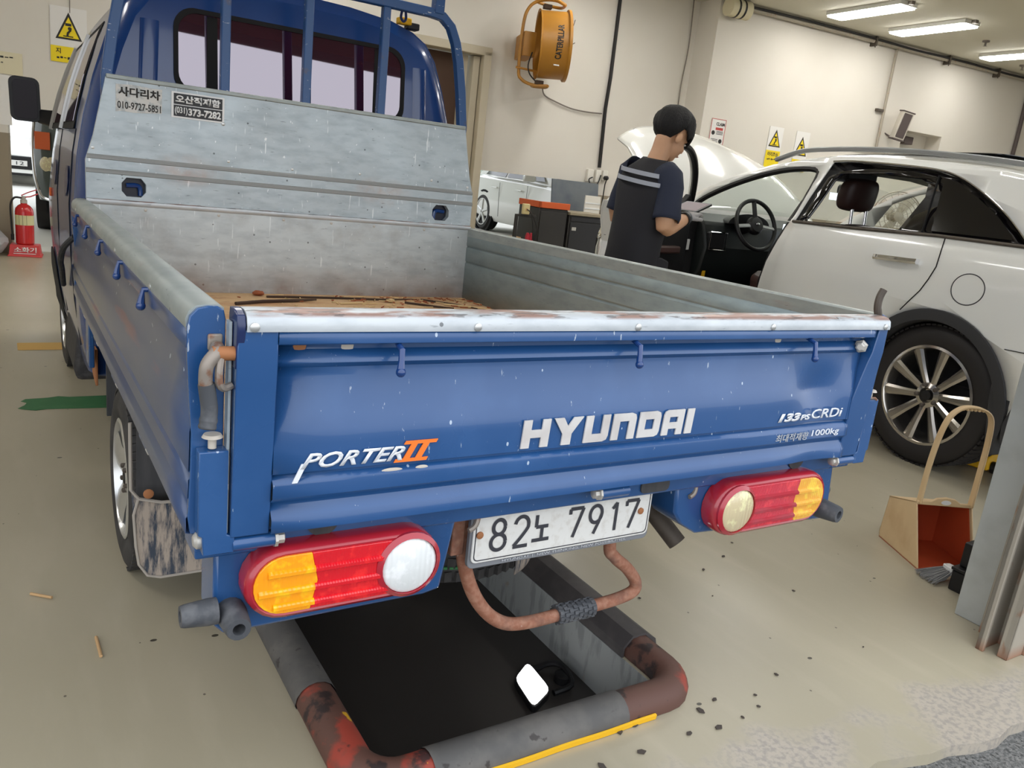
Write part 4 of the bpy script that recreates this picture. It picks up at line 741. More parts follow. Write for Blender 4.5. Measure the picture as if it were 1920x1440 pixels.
# wheels
def wheel(name, parent, c, sgn, R_, wd, rim, spokes, rubber, alloy, wide=.5, hubs=5, face=None, depth=.05, turn=0):
    """outer face towards sgn*x at c"""
    ax = (sgn, 0, 0); cc = Vector((0, 0, 0))
    prof = [(rim, -wd), (R_ * .93, -wd), (R_ * .985, -wd * .92), (R_, -wd * .8), (R_, -wd * .2), (R_ * .985, -wd * .08), (R_ * .93, -.004), (R_ * .82, .004), (rim * 1.03, -.006), (rim, -.014)]
    o = MB().lathe(prof, cc, ax, 56, caps=False).build(name, rubber, parent, smooth=50)
    mb = MB()
    for k in range(72):
        a = 2 * PI * k / 72
        for j, (h0, h1) in enumerate(((-wd * .95, -wd * .55), (-wd * .42, -wd * .04))):
            aa = a + (j * PI / 72); mb.box(cc + Vector((sgn * (h0 + h1) / 2, math.cos(aa) * (R_ - .003), math.sin(aa) * (R_ - .003))), (abs(h1 - h0), R_ * .062, .010), (aa - PI / 2 + 0, 0, .0))
    mb.build('tread', rubber, o, smooth=0)
    MB().lathe([(rim * 1.0, -.016), (rim * 1.02, -.004), (rim * .97, .0), (rim * .94, -.012), (rim * .92, -depth), (rim * .9, -wd * .9)], cc, ax, 48, caps=False).build('rim', alloy, o)
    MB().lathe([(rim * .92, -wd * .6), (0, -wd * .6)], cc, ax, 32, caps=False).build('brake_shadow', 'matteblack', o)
    A = Vector((sgn, 0, 0)); u = Vector((0, 1, 0)); v = Vector((0, 0, 1))
    for k in range(spokes):
        a = (face or 0) + 2 * PI * k / spokes; d = u * math.cos(a) + v * math.sin(a); t = A.cross(d)
        r0, r1 = rim * .16, rim * .97; w0, w1 = rim * wide * .28, rim * wide * .5
        rs = []
        for r, w_, h in ((r0, w0, -depth * .55), ((r0 + r1) / 2, (w0 + w1) * .45, -depth * .35), (r1, w1, -depth * .2)):
            m_ = cc + d * r + A * h; rs.append([m_ - t * w_ / 2, m_ - t * w_ * .22 + A * rim * .03, m_ + t * w_ * .22 + A * rim * .03, m_ + t * w_ / 2, m_ + t * w_ * .3 - A * rim * .12, m_ - t * w_ * .3 - A * rim * .12])
        MB().rings(rs).build('spoke', alloy, o, smooth=25)
    MB().lathe([(rim * .26, -depth), (rim * .26, -depth * .4), (rim * .16, -depth * .25), (rim * .13, -depth * .6), (0, -depth * .6)], cc, ax, 24, caps=False).build('hub', alloy, o)
    MB().lathe([(rim * .105, -depth * .6), (rim * .105, -depth * .2), (0, -depth * .15)], cc, ax, 20).build('hub_cap', 'black', o)
    for k in range(hubs):
        a = (face or 0) + 2 * PI * (k + .5) / hubs; p = cc + (u * math.cos(a) + v * math.sin(a)) * rim * .22; MB().lathe([(rim * .045, -depth * .5), (rim * .045, -depth * .15), (rim * .02, -depth * .1)], p, ax, 6).build('lug_nut', 'exhaust', o, smooth=20)
    o.location = c; o.rotation_euler = (0, 0, turn)
    return o
wheel('rear_wheel', T, (-.800, 1.49, .2985), -1, .30, .17, .195, 5, 'tire', 'alloy', 1.5, 5, .3)
wheel('rear_wheel', T, (.800, 1.49, .2985), 1, .30, .17, .195, 5, 'tire', 'alloy', 1.5, 5, .3)
wheel('front_wheel', T, (-.81, 4.13, .345), -1, .31, .18, .2, 5, 'tire', 'alloy', 1.5)
wheel('front_wheel', T, (.81, 4.13, .345), 1, .31, .18, .2, 5, 'tire', 'alloy', 1.5)
MB().cyl((-.64, 1.49, .30), (.64, 1.49, .30), .06).build('rear_axle', 'chassis', T)
for sgn in (-1, 1):
    # inner fender and mud flap behind the rear wheel
    MB().grid(linspace(0, 1, 8), (0, 1), lambda t, v: (sgn * (.80 if v else .50), 1.08 + .10 * math.sin(t * 1.2) * 0 + t * .03, .74 - t * .37)).build('fender_liner', 'muddark', T, solid=.006)
    fl = MB().poly([(.818, .43), (.80, .40), (.74, .382), (.62, .378), (.50, .385), (.50, .14), (.74, .138), (.775, .15), (.798, .19), (.806, .25)], lambda a, b: (sgn * a, 1.06 + (b - .4) * -.06, b), thick=(0, .008, 0)).build('mud_flap', 'mud', T, bevel=.002)
    MB().tube([(sgn * a, 1.055 + (b - .4) * -.06, b) for a, b in ((.822, .63), (.82, .43), (.80, .40), (.74, .382), (.62, .378), (.5, .385))], .005, 6).build('flap_rim', 'edge', fl)
    MB().tube([(sgn * a, 1.058 + (b - .4) * -.06, b) for a, b in ((.5, .14), (.74, .138), (.775, .15), (.798, .19), (.806, .25), (.812, .35), (.80, .40))], .004, 6).build('flap_rim', 'edge', fl)
    disc((sgn * .775, 1.05, .415), (0, -1, 0), .014, .006, 'rustbolt', 'flap_bolt', fl)
    MB().b2((sgn * .80, 1.86, .40), (sgn * .50, 1.875, .73)).build('front_flap', 'muddark', T)
    MB().b2((sgn * .835, 1.08, .70), (sgn * .50, 1.9, .715)).build('wheel_cover', 'muddark', T)
    # step box and brackets under the cab end of the bed
    MB().rings([[(sgn * a, y, z) for a, z in ((.835, .30), (.845, .36), (.83, .52), (.56, .52), (.56, .30))] for y in (2.75, 2.80, 3.35)]).build('side_step', 'rubber', T, bevel=.02)
    MB().poly([(2.28, .40), (2.62, .46), (2.70, .49), (2.70, .52), (2.62, .535), (2.28, .55)], lambda y, z: (sgn * .80, y, z), thick=(sgn * -.01, 0, 0)).build('bracket', 'rustbolt', T, bevel=.003)
    MB().b2((sgn * .83, 2.18, .50), (sgn * .81, 2.30, .76)).build('bed_bracket', 'blue', T, bevel=.004)
MB().tube(smoothpath([(-.855, 2.42, .98), (-.89, 2.47, .93), (-.895, 2.6, .86), (-.88, 2.8, .80), (-.865, 3.0, .70)], 5), .012, 8).build('hose', 'rubber', T)
# tail lamp brackets
for sgn in (-1, 1):
    if sgn < 0: o_ = [(.818, .72), (.36, .728), (.385, .573), (.42, .566), (.80, .564), (.818, .585)]
    else: o_ = [(.798, .72), (.222, .72), (.228, .655), (.25, .625), (.31, .589), (.79, .563), (.815, .57)]
    br = MB().poly([(sgn * a, b) for a, b in o_], lambda a, b: (a, .02, b), thick=(0, .10, 0)).build('lamp_bracket', 'blue', T, bevel=.006)
    lf = sgn < 0
    cxm = -.597 if lf else .515; hw = .181 if lf else .203; cz = .6665 if lf else .662; hh = .0665 if lf else .07
    S_ = lambda k, n=12: [(cxm + e_ * (hw - hh) + hh * k * math.cos(a), cz + hh * k * math.sin(a)) for e_, a0 in ((1, -PI / 2), (-1, PI / 2)) for a in linspace(a0, a0 + PI, n)]
    rs = []
    for k, y in ((1.0, .018), (1.0, -.012), (.96, -.024), (.86, -.029), (.80, -.027)): rs.append([(a, y, b) for a, b in S_(k)])
    tl = MB().rings(rs).build('tail_lamp', 'redrim', br, smooth=50)
    x0 = cxm - (hw - hh); x1 = cxm + (hw - hh)
    am = 'amber' if lf else 'amber_faded'; rd = 'red' if lf else 'red_faded'; cl = 'clearlens' if lf else 'clear_faded'
    oa, ia = (x0, x1) if lf else (x1, x0); dr = 1 if lf else -1
    k = .80; r_ = hh * k; xd = oa + dr * .045
    amb = [(oa + dr * .045, cz - r_)] + [(oa - dr * r_ * math.cos(a), cz + r_ * math.sin(a)) for a in linspace(-PI / 2, PI / 2, 14)] + [(xd, cz + r_), (xd + dr * .012, cz), ]
    lensy = -.0305
    MB().poly(amb, lambda a, b: (a, lensy, b), thick=(0, .006, 0)).build('amber_lens', am, tl, smooth=0, bevel=.002)
    re = [(xd, cz - r_), (ia, cz - r_), (ia, cz + r_), (xd, cz + r_), (xd + dr * .012, cz)]
    MB().poly(re, lambda a, b: (a, lensy, b), thick=(0, .006, 0)).build('red_lens', rd, tl, smooth=0, bevel=.002)
    MB().lathe([(.054, 0), (.054, .008), (.048, .012), (0, .014)], (ia, -.026, cz), (0, -1, 0), 32).build('reverse_lens', cl, tl, smooth=40)
    MB().lathe([(.055, 0), (.055, .013), (.064, .006), (.064, 0)], (ia, -.026, cz), (0, -1, 0), 32, caps=False).build('reverse_ring', 'redrim', tl, smooth=40)
    for dz, a0, a1 in ((.022, oa - dr * .03, ia - dr * .05), (-.012, oa - dr * .045, ia - dr * .057), (-.040, oa - dr * .02, ia - dr * .04)):
        xm = xd + dr * .006; MB().rings([[(x, y, cz + dz + q) for y, q in ((lensy, -.007), (lensy - .006, -.003), (lensy - .006, .003), (lensy, .007))] for x in (xm, a1)]).build('lens_rib', 'redrim' if not lf else 'red', tl, smooth=0)
        MB().rings([[(x, y, cz + dz + q) for y, q in ((lensy, -.007), (lensy - .006, -.003), (lensy - .006, .003), (lensy, .007))] for x in (a0, xm)]).build('lens_rib', am, tl, smooth=0)
    # rubber stops
    def stop(c, ax, l=.062, r=.025):
        q = MB().lathe([(r, 0), (r * 1.02, l * .25), (r * .86, l * .9), (r * .78, l), (r * .42, l), (r * .42, l * .55), (0, l * .55)], c, ax, 16).build('rubber_stop', 'bump_rubber', br, smooth=40)
        return q
    if lf: stop((-.790, .02, .608), (0, -1, 0), .066); stop((-.816, .0, .624), (-1, 0, 0), .058, .0225)
    else: stop((.745, .02, .61), (.15, -1, 0), .075, .027); stop((.808, .07, .628), (1, 0, 0), .045, .024)
for x in (-.312, .286): MB().tube(smoothpath([(x, .03, .735), (x, .022, .712), (x - .008, .018, .698), (x - .022, .016, .692)], 4), .006, 8).build('wire_hook', 'latch', T)
# licence plate
pf = MB().poly(rrect(-.308, .584, .181, .716, .014, 4), lambda a, b: (a, .052, b), thick=(0, .012, 0)).build('licence_plate', 'plateframe', T, bevel=.003)
pl_ = MB().poly(rrect(-.303, .598, .175, .712, .012, 4), lambda a, b: (a, .047, b), thick=(0, .005, 0)).build('plate_face', 'plate', pf, bevel=.0015)
MB().poly(rrect(-.298, .603, .170, .707, .01, 4), lambda a, b: (a, .0462, b), [rrect(-.296, .605, .168, .705, .009, 4)], thick=(0, .001, 0)).build('plate_border', 'ink', pl_, smooth=0)
def seg7(strokes, x0, z0, w_, h, t, parent):
    mb = MB()
    for st_ in strokes:
        P = smoothpath([(x0 + a * w_, .0455, z0 + b * h) for a, b in st_], 6) if len(st_) > 3 else [(x0 + a * w_, .0455, z0 + b * h) for a, b in st_]
        mb.tube(P, t / 2, 8)
    mb.v = [(x, .0458 + (y - .0455) * .08, z) for x, y, z in mb.v]
    return mb.build('plate_character', 'ink', parent, smooth=0)
arc = lambda cx, cy, rx, ry, a0, a1, n=9: [(cx + rx * math.cos(math.radians(a)), cy + ry * math.sin(math.radians(a))) for a in linspace(a0, a1, n)]
D8 = [arc(.5, .76, .36, .24, 0, 360, 13), arc(.5, .26, .44, .26, 0, 360, 13)]
D2 = [arc(.5, .72, .42, .28, 170, -30, 9) + [(.5, .3), (.08, .03)], [(.05, .0), (.95, .0)]]
D7 = [[(.05, .82), (.05, 1.0)], [(.05, 1.0), (.93, 1.0)], [(.93, 1.0), (.35, .0)]]
D9 = [arc(.5, .7, .42, .3, 0, 360, 13), [(.92, .72), (.75, .4), (.45, 0)]]
D1 = [[(.3, .8), (.62, 1.0)], [(.62, 1.0), (.62, 0)]]
DN = [[(.2, 1.0), (.2, .55)], [(.2, .55), (.9, .55)], [(.55, .55), (.55, .1)], [(.0, .06), (1.0, .06)]]
zb_, ch = .622, .068
for st_, x0, w_ in ((D8, -.262, .040), (D2, -.206, .040), (D7, -.062, .040), (D9, -.008, .040), (D1, .048, .036), (D7, .098, .040)): seg7(st_, x0, zb_, w_, ch, .0085, pl_)
seg7(DN, -.157, zb_ + .004, .044, .062, .0085, pl_)
text('HYUNDAI  |  NEW THINKING. NEW POSSIBILITIES.', 'decal_grey', pf, (-.225, .0505, .5875), XA, UP, .0075, .34, bold=.02, depth=.0006)
for x, z in ((-.288, .662), (.144, .66)): disc((x, .047, z), (0, -1, 0), .008, .005, 'rustbolt', 'plate_bolt', pl_)
MB().b2((-.30, .064, .60), (.17, .075, .73)).build('plate_bracket', 'chassis', T, smooth=0)
# under-run hoop, exhaust, spare wheel
hp = smoothpath([(-.292, .10, .74), (-.296, .10, .62), (-.268, .10, .52), (-.222, .10, .447), (-.165, .10, .404), (-.10, .10, .3925), (.0, .10, .3945), (.10, .10, .397), (.17, .10, .402), (.212, .10, .414), (.213, .10, .44), (.178, .10, .482), (.132, .10, .52), (.112, .10, .56), (.108, .10, .74)], 5)
ho = MB().tube(hp, .0155, 12).build('underrun_hoop', 'rust', T)
mb = MB().tube([(-.022, .10, .3938), (.085, .10, .3965)], .021, 14)
for k in range(8):
    for j in range(10):
        a = 2 * PI * j / 10 + k * .3; c_ = Vector((-.018 + k * .0135, .10 + .0215 * math.cos(a), .395 + .0215 * math.sin(a))); mb.box(c_, (.010, .008, .005), (a - PI / 2, 0, 0))
mb.build('rubber_sleeve', 'bump_rubber', ho, smooth=0)
MB().bar([(-.318, .09, .73), (-.318, .09, .605)], .03, .02, up=(0, 1, 0)).build('hoop_mount', 'rust', T, bevel=.003)
MB().tube([(.40, .9, .60), (.40, .5, .58), (.43, .34, .535), (.49, .245, .435)], .027, 16, caps=False).tube([(.43, .34, .535), (.49, .245, .435)], .0245, 16, caps=False).build('exhaust_pipe', 'exhaust', T)
MB().box((.30, .35, .69), (.12, .14, .09)).build('frame_gusset', 'chassis', T, bevel=.01)
sw = MB().lathe([(.20, -.09), (.28, -.09), (.297, -.075), (.30, -.055), (.30, .055), (.297, .075), (.28, .09), (.20, .09)], (-.02, .76, .385), (0, 0, 1), 56, caps=False).build('spare_tire', 'tire', T, smooth=50)
mb = MB()
for k in range(60):
    a = 2 * PI * k / 60
    for j in range(4): mb.box((-.02 + .3 * math.cos(a + j * .03), .76 + .3 * math.sin(a + j * .03), .385 - .06 + j * .04), (.012, .022, .028), (0, 0, a + .3 * (-1) ** j))
mb.build('tread', 'tire', sw, smooth=0)
MB().lathe([(.20, -.08), (.19, -.04), (.05, -.03), (0, -.03)], (-.02, .76, .385), (0, 0, 1), 32, caps=False).build('rim', 'chassis', sw)
mb = MB()
for k in range(24): a = 2 * PI * (k + .5) / 60 - 2.2; mb.box((-.02 + .305 * math.cos(a), .76 + .305 * math.sin(a), .352), (.005, .026, .007), (0, .15, a))
mb.build('green_marking', 'green_tape', sw, smooth=0)
mb = MB().grid(linspace(-1.15, -.55, 8), linspace(-.095, .02, 5), lambda a, h: (-.02 + (.3085 + random.uniform(0, .001)) * math.cos(a) * (1 if abs(h) < .075 else .985), .76 + (.3085) * math.sin(a), .385 + h)); mb.build('dried_mud_patch', 'mud', sw, solid=.004)

# ------------------------------------------------------------------ the white SUV (own frame: x forward from the rear axle, y to its left, z up; near side is y = 0)
V = thing('suv', 'white SUV with open hood and open front door beside the truck', 'car', (3.387, 1.344, 0), (0, 0, math.radians(84.55)))
WID = 2.13
def wz(z): return interp([(.35, .035), (.5, .012), (.7, .0), (1.0, .0), (1.15, .012), (1.24, .03), (1.30, .055), (1.34, .072), (1.70, .205), (1.745, .235)], z)
def nose(s): return interp([(3.2, 0), (3.55, .03), (3.8, .10), (3.95, .2), (4.06, .34)], s) + interp([(-1.3, .28), (-1.15, .16), (-.9, .06), (-.6, .0)], s)
def near(s, z): return (s, -(wz(z) + nose(s)), z)
def far(s, z): return (s, -(WID - wz(z) - nose(s)), z)
ACX, ACZ = -.02, .42
arch = circ(ACX, ACZ, .497, 24, PI * .985, .015 * PI)
farch = circ(3.13, ACZ, .497, 24, PI * .985, .015 * PI)
roofl = [(-1.2, 1.40), (-.9, 1.52), (-.4, 1.65), (0, 1.71), (.3, 1.735), (.66, 1.75), (1.0, 1.752), (1.25, 1.742), (1.45, 1.715), (1.72, 1.672), (2.05, 1.578), (2.33, 1.460), (2.61, 1.330), (2.77, 1.250)]
front = [(3.0, 1.222), (3.30, 1.175), (3.53, 1.12), (3.72, 1.03), (3.86, .91), (3.97, .74), (3.99, .6), (3.96, .42)]
outline = [(-1.22, .55), (-1.18, .42), (-.515, .40)] + arch + [(.48, .40), (2.61, .40)] + farch + [(3.66, .40)] + front[::-1] + roofl[::-1]
dlo = [(1.262, 1.293), (1.232, 1.45), (1.19, 1.62), (1.165, 1.708), (1.0, 1.716), (.66, 1.706), (.37, 1.688), (.2, 1.652), (.02, 1.576), (-.162, 1.476), (-.30, 1.38), (-.37, 1.322), (.16, 1.322), (.75, 1.302)]
dopen = [(1.45, .45), (1.44, .80), (1.43, .88), (1.405, .99), (1.372, 1.08), (1.325, 1.20), (1.30, 1.285), (1.285, 1.45), (1.25, 1.60), (1.255, 1.64), (1.31, 1.672), (1.56, 1.660), (1.82, 1.604), (2.09, 1.510), (2.33, 1.395), (2.47, 1.27), (2.46, 1.1), (2.44, .76), (2.40, .5), (2.36, .45)]
cuts = [(1, z) for z in (.5, .6, .7, .85, 1.0, 1.08, 1.15, 1.2, 1.24, 1.27, 1.30, 1.34, 1.45, 1.6, 1.7)] + [(0, s) for s in (-1.1, -.9, -.6, -.3, 0, .4, .8, 1.2, 1.5, 1.8, 2.1, 2.4, 2.7, 2.9, 3.2, 3.35, 3.5, 3.6, 3.7, 3.8, 3.9)]
body = MB().poly(outline, near, [dlo, dopen], cuts).build('near_body_side', 'white', V, smooth=30, solid=.006)
fd = [(2.30, 1.30), (1.30, 1.30), (1.27, 1.6), (1.33, 1.672), (1.56, 1.660), (1.82, 1.604), (2.09, 1.510)]
MB().poly(outline, far, [dlo, fd[::-1]], cuts).build('far_body_side', 'white', V, smooth=30, solid=.006)
# roof, rear end, cowl and front
def roofz(s): return interp(roofl, s)
def rowf(s, t):
    z0 = roofz(s); w0 = wz(z0) + nose(s); w = w0 + (WID - 2 * w0) * t; b = 1 - (2 * t - 1) ** 6
    return (s, -w, z0 + .055 * b * interp([(1.4, 1), (1.75, .6), (2.7, .3)], s))
ts = [0, .012, .03, .06, .12, .2, .35, .5, .65, .8, .88, .94, .97, .988, 1]
MB().grid([-1.2, -.9, -.6, -.3, 0, .3, .6, .9, 1.2, 1.4, 1.55, 1.64], ts, rowf).build('roof', 'white', V, smooth=40, solid=.006)
MB().grid([1.64, 1.9, 2.2, 2.5, 2.72], [.03, .1, .3, .5, .7, .9, .97], lambda s, t: rowf(s, t) ).build('windscreen', 'glass', V, smooth=40)
MB().grid(linspace(1.2, 1.64, 4), [.03, .2, .5, .8, .97], lambda s, t: (rowf(s, t)[0], rowf(s, t)[1], rowf(s, t)[2] - .03)).build('headliner', 'headliner', V, solid=.004)
MB().grid(linspace(-1.0, 1.2, 5), [.06, .2, .5, .8, .94], lambda s, t: (rowf(s, t)[0], rowf(s, t)[1], rowf(s, t)[2] - .05)).build('headliner', 'headliner', V, solid=.004)
MB().grid([-1.2, -1.28, -1.3, -1.27, -1.22], [0, .1, .5, .9, 1], lambda s, t: (s - .05 * (1 - (2 * t - 1) ** 4), -(.16 + (WID - .32) * t), interp([(-1.3, .9), (-1.28, 1.2), (-1.2, 1.40)], s) if s in (-1.2, -1.28, -1.3) else (.6 if s == -1.27 else .42))).build('tailgate', 'white', V, solid=.006)
MB().grid([2.72, 2.86, 2.98], [.04, .5, .96], lambda s, t: (s, -(.09 + (WID - .18) * t), 1.245 - (s - 2.72) * .15)).build('cowl', 'black', V, solid=.01)
MB().grid([0, 1, 2, 3], linspace(0, 1, 9), lambda i, t: ([4.06, 4.12, 4.12, 4.05][i] - .25 * (2 * t - 1) ** 4, -(.12 + (WID - .24) * t), [.96, .80, .60, .40][i])).build('front_bumper', 'white', V, solid=.006)
MB().b2((2.95, -.18, .4), (3.98, -(WID - .18), .88)).build('engine_bay', 'matteblack', V, smooth=0)
# raised hood
ha_ = math.radians(45)
def hoodp(u, t):
    ha_ = math.radians(46 - 12 * t); l = 1.22 * u * (1 - .17 * (abs(2 * t - 1) ** 3)); c = (1 - (2 * t - 1) ** 2) * .05 + .10 * math.sin(u * PI * .5) * (u > .0) * 0
    crown = .10 * math.sin(PI * min(1, u * 1.0)) * .8; w_ = .05 + .04 * u ** 3 + (WID - .10 - .08 * u ** 3) * t
    d = crown + c - .05 * max(0, u - .8) / .2 - .05 * max(0, abs(2 * t - 1) - .85) / .15 - .05 * u * (2 * t - 1) ** 2
    return (2.90 + l * math.cos(ha_) - d * math.sin(ha_), -w_, 1.205 + l * math.sin(ha_) + d * math.cos(ha_))
MB().grid([0, .1, .25, .4, .55, .7, .8, .87, .93, .97, 1], [0, .02, .06, .1, .15, .25, .4, .5, .6, .75, .85, .9, .94, .98, 1], hoodp).build('hood', 'white', V, smooth=60, solid=.02)
MB().cyl((3.45, -.25, 1.05), (3.50, -.30, 1.62), .012).build('hood_strut', 'black', V)
# headlamp
hl = [(3.50, 1.075), (3.56, 1.10), (3.74, 1.005), (3.85, .90), (3.86, .86), (3.74, .90), (3.58, .99)]
MB().poly(hl, lambda s, z: (s, near(s, z)[1] + .006, z), [], cuts, thick=(0, .01, 0)).build('headlamp', 'chrome', V, bevel=.003)
MB().poly([(s * .8 + 3.70 * .2, z * .8 + .975 * .2) for s, z in hl], lambda s, z: (s, near(s, z)[1] + .018, z), thick=(0, .004, 0)).build('headlamp_lens', 'clear_faded', V)
# wheel-arch cladding, sills
for cx_, nm in ((ACX, 'rear'), (3.13, 'front')):
    rs = []
    for a in linspace(PI * 1.06, -.06 * PI, 36):
        c_, s_ = math.cos(a), math.sin(a); z0 = lambda r: ACZ + r * s_
        P = []
        for r, o in ((.500, .004), (.498, .016), (.47, .018), (.435, .014), (.428, -.005), (.428, -.10)): P.append((cx_ + r * c_, -(wz(max(.45, z0(r))) + nose(cx_ + r * c_)) + o, z0(r)))
        rs.append(P)
    MB().rings(rs).build('arch_cladding', 'clad', V, smooth=40)
    MB().rings([[(cx_ + r * math.cos(a), -w_, ACZ + r * math.sin(a)) for r, w_ in ((.44, .06), (.46, .06), (.46, .45), (.44, .45))] for a in linspace(PI * 1.05, -.05 * PI, 24)]).build('wheel_well', 'matteblack', V)
    MB().b2((cx_ - .46, -.5, .3), (cx_ + .46, -.46, .9)).build('wheel_well_wall', 'matteblack', V, smooth=0)
MB().poly([(-.40, .60), (-.405, .5), (-.455, .22), (-.50, .22), (-.53, .55), (-.47, .66)], lambda s, z: (s, -.01, z), thick=(0, -.14, 0)).build('mud_flap', 'clad', V, bevel=.01)
MB().poly([(-.515, .40), (-.56, .56), (-.75, .52), (-1.2, .52), (-1.2, .32), (-.53, .30)], lambda s, z: (s, near(s, .6)[1] + .008, z), [], cuts, thick=(0, -.05, 0)).build('rear_cladding', 'clad', V, bevel=.008)
for q, dy in ((near, .01), (far, -.01)): MB().poly([(.47, .30), (2.63, .30), (2.63, .43), (.47, .43)], lambda s, z: (s, q(s, .5)[1] + dy, z), thick=(0, -.06 if q is near else .06, 0)).build('sill_cladding', 'clad', V, bevel=.008)
MB().b2((-1.1, -.2, .30), (3.7, -(WID - .2), .36)).build('underbody', 'matteblack', V, smooth=0)
wheel('rear_wheel', V, (ACX, -.035, .4165), 1, .4155, .27, .288, 10, 'suvtire', 'hyper', .46, 5, .12, depth=.07, turn=PI / 2)
wheel('front_wheel', V, (3.13, -.035, .4165), 1, .4155, .27, .288, 10, 'suvtire', 'hyper', .46, 5, .4, depth=.07, turn=PI / 2)
wheel('rear_wheel', V, (ACX, -(WID - .035), .4165), -1, .4155, .27, .288, 10, 'suvtire', 'hyper', .46, 5, .12, depth=.07, turn=PI / 2)
wheel('front_wheel', V, (3.13, -(WID - .035), .4165), -1, .4155, .27, .288, 10, 'suvtire', 'hyper', .46, 5, .4, depth=.07, turn=PI / 2)
# side glazing: black frame, opened rear window, dark quarter glass, chrome line
opn = [(1.165, 1.306), (1.125, 1.42), (1.085, 1.585), (1.03, 1.64), (.80, 1.652), (.44, 1.632), (.385, 1.61), (.363, 1.53), (.435, 1.325)]
sh = lambda f, d: (lambda s, z: (f(s, z)[0], f(s, z)[1] + d, f(s, z)[2]))
MB().poly(dlo, sh(near, -.006), [opn], [(1, 1.34), (1, 1.5), (1, 1.65)]).build('window_frame', 'gloss_black', V, smooth=30, solid=.006)
MB().poly(dlo, sh(far, .006), [opn], [(1, 1.34), (1, 1.5), (1, 1.65)]).build('window_frame', 'gloss_black', V, smooth=30, solid=.006)
qg = [(.215, 1.342), (.29, 1.64), (.2, 1.625), (.03, 1.55), (-.14, 1.455), (-.255, 1.37), (-.27, 1.345)]
MB().poly(qg, sh(near, -.002), cuts=[(1, 1.45), (1, 1.55)], thick=(0, .002, 0)).build('quarter_glass', 'gloss_black', V, smooth=30)
MB().poly(opn, sh(far, .004), cuts=[(1, 1.45), (1, 1.55)]).build('far_rear_window', 'glass', V, smooth=30)
MB().poly(fd, sh(far, .004), cuts=[(1, 1.45), (1, 1.55)]).build('far_front_window', 'glass', V, smooth=30)
MB().bar([sh(near, .004)(.262 + (z - 1.32) * .2, z) for z in (1.325, 1.45, 1.55, 1.66)], .006, .012, up=(0, 1, 0)).build('window_divider', 'matteblack', V, smooth=0)
tr = smoothpath([sh(near, .006)(s, z) for s, z in ((1.165, 1.712), (1.0, 1.72), (.66, 1.711), (.37, 1.693), (.2, 1.658), (.02, 1.582), (-.162, 1.482), (-.30, 1.386), (-.375, 1.325))], 4)
MB().tube(tr, .011, 8, flat=.6).build('chrome_strip', 'chrome', V)
MB().tube([sh(near, .006)(s, z) for s, z in ((1.27, 1.292), (.75, 1.30), (.16, 1.319), (-.37, 1.32))], .010, 8).build('belt_strip', 'exhaust', V)
# door seam, handle, fuel flap
seam = [(.105, 1.318), (.088, 1.24), (.082, 1.15), (.107, 1.075), (.14, 1.002), (.188, .94), (.24, .87)]
MB().bar([sh(near, .002)(s, z) for s, z in seam], .004, .007, up=(0, 1, 0)).build('door_seam', 'matteblack', V, smooth=0)
MB().tube([sh(near, .0005)(-.142 + .097 * math.cos(a), 1.057 + .085 * math.sin(a)) for a in linspace(0, 2 * PI, 41)[:-1]], .003, 6, closed=True).build('fuel_flap_seam', 'clad', V)
MB().bar([sh(near, .001)(s, z) for s, z in ((-.43, .79), (-.6, .797), (-.75, .80), (-.9, .80), (-1.0, .80), (-1.1, .80))], .004, .006, up=(0, 1, 0)).build('bumper_seam', 'matteblack', V, smooth=0)
MB().rings([[(s, d, z) for d, z in ((.0 + e, 1.140 + k), (.028 + e, 1.142 + k), (.034 + e, 1.155 + k), (.028 + e, 1.172 + k), (.0 + e, 1.172 + k))] for s, e, k in ((.20, -.012, .004), (.24, .004, .002), (.34, .008, 0), (.45, .004, -.004), (.50, -.012, -.006))]).build('door_handle', 'chrome', V, smooth=40)
MB().poly(circ(.345, 1.135, .075, 20, ry=.04), sh(near, -.0005), thick=(0, .001, 0)).build('handle_cup', 'white', V)
# roof rails
for f_, w0 in ((-1, .27), (-1, WID - .27)):
    P = smoothpath([(1.78, -w0, 1.712), (1.60, -w0, 1.765), (1.45, -w0, 1.79), (1.1, -w0, 1.804), (.69, -w0, 1.803), (.317, -w0, 1.786), (-.08, -w0, 1.755), (-.6, -w0, 1.69), (-.8, -w0, 1.62)], 4)
    MB().bar(P, .035, .032).build('roof_rail', 'silverrail', V, bevel=.008)
MB().poly(rrect(.1, -1.75, 1.35, -.4, .1), lambda a, b: (a, b, 1.812 + .0 * a), [], [(0, .5), (0, .9)], thick=(0, 0, .004)).build('sunroof', 'gloss_black', V)
# B pillar inner, interior
MB().poly([(1.262, 1.29), (1.34, 1.29), (1.30, 1.45), (1.26, 1.62), (1.19, 1.66), (1.19, 1.62), (1.232, 1.45)], sh(near, -.012), thick=(0, -.05, 0)).build('center_pillar', 'black', V)
MB().poly([(1.46, .45), (1.33, .45), (1.33, .8), (1.30, 1.0), (1.24, 1.2), (1.22, 1.29), (1.33, 1.28), (1.41, 1.06), (1.46, .85)], sh(near, -.008), thick=(0, -.10, 0)).build('center_pillar_lower', 'black', V)
ri = smoothpath([sh(near, -.022)(s, z) for s, z in ((1.30, 1.30), (1.262, 1.58), (1.31, 1.655), (1.56, 1.645), (1.82, 1.588), (2.09, 1.495), (2.33, 1.38), (2.46, 1.26))], 4)
MB().tube(ri, .022, 8).build('door_seal', 'black', V)
MB().b2((-.9, -.12, .36), (2.6, -(WID - .12), .50)).build('cabin_floor', 'matteblack', V, smooth=0)
MB().b2((1.35, -.10, .50), (1.32, -(WID - .10), .52)).build('seat_rail', 'matteblack', V, smooth=0)
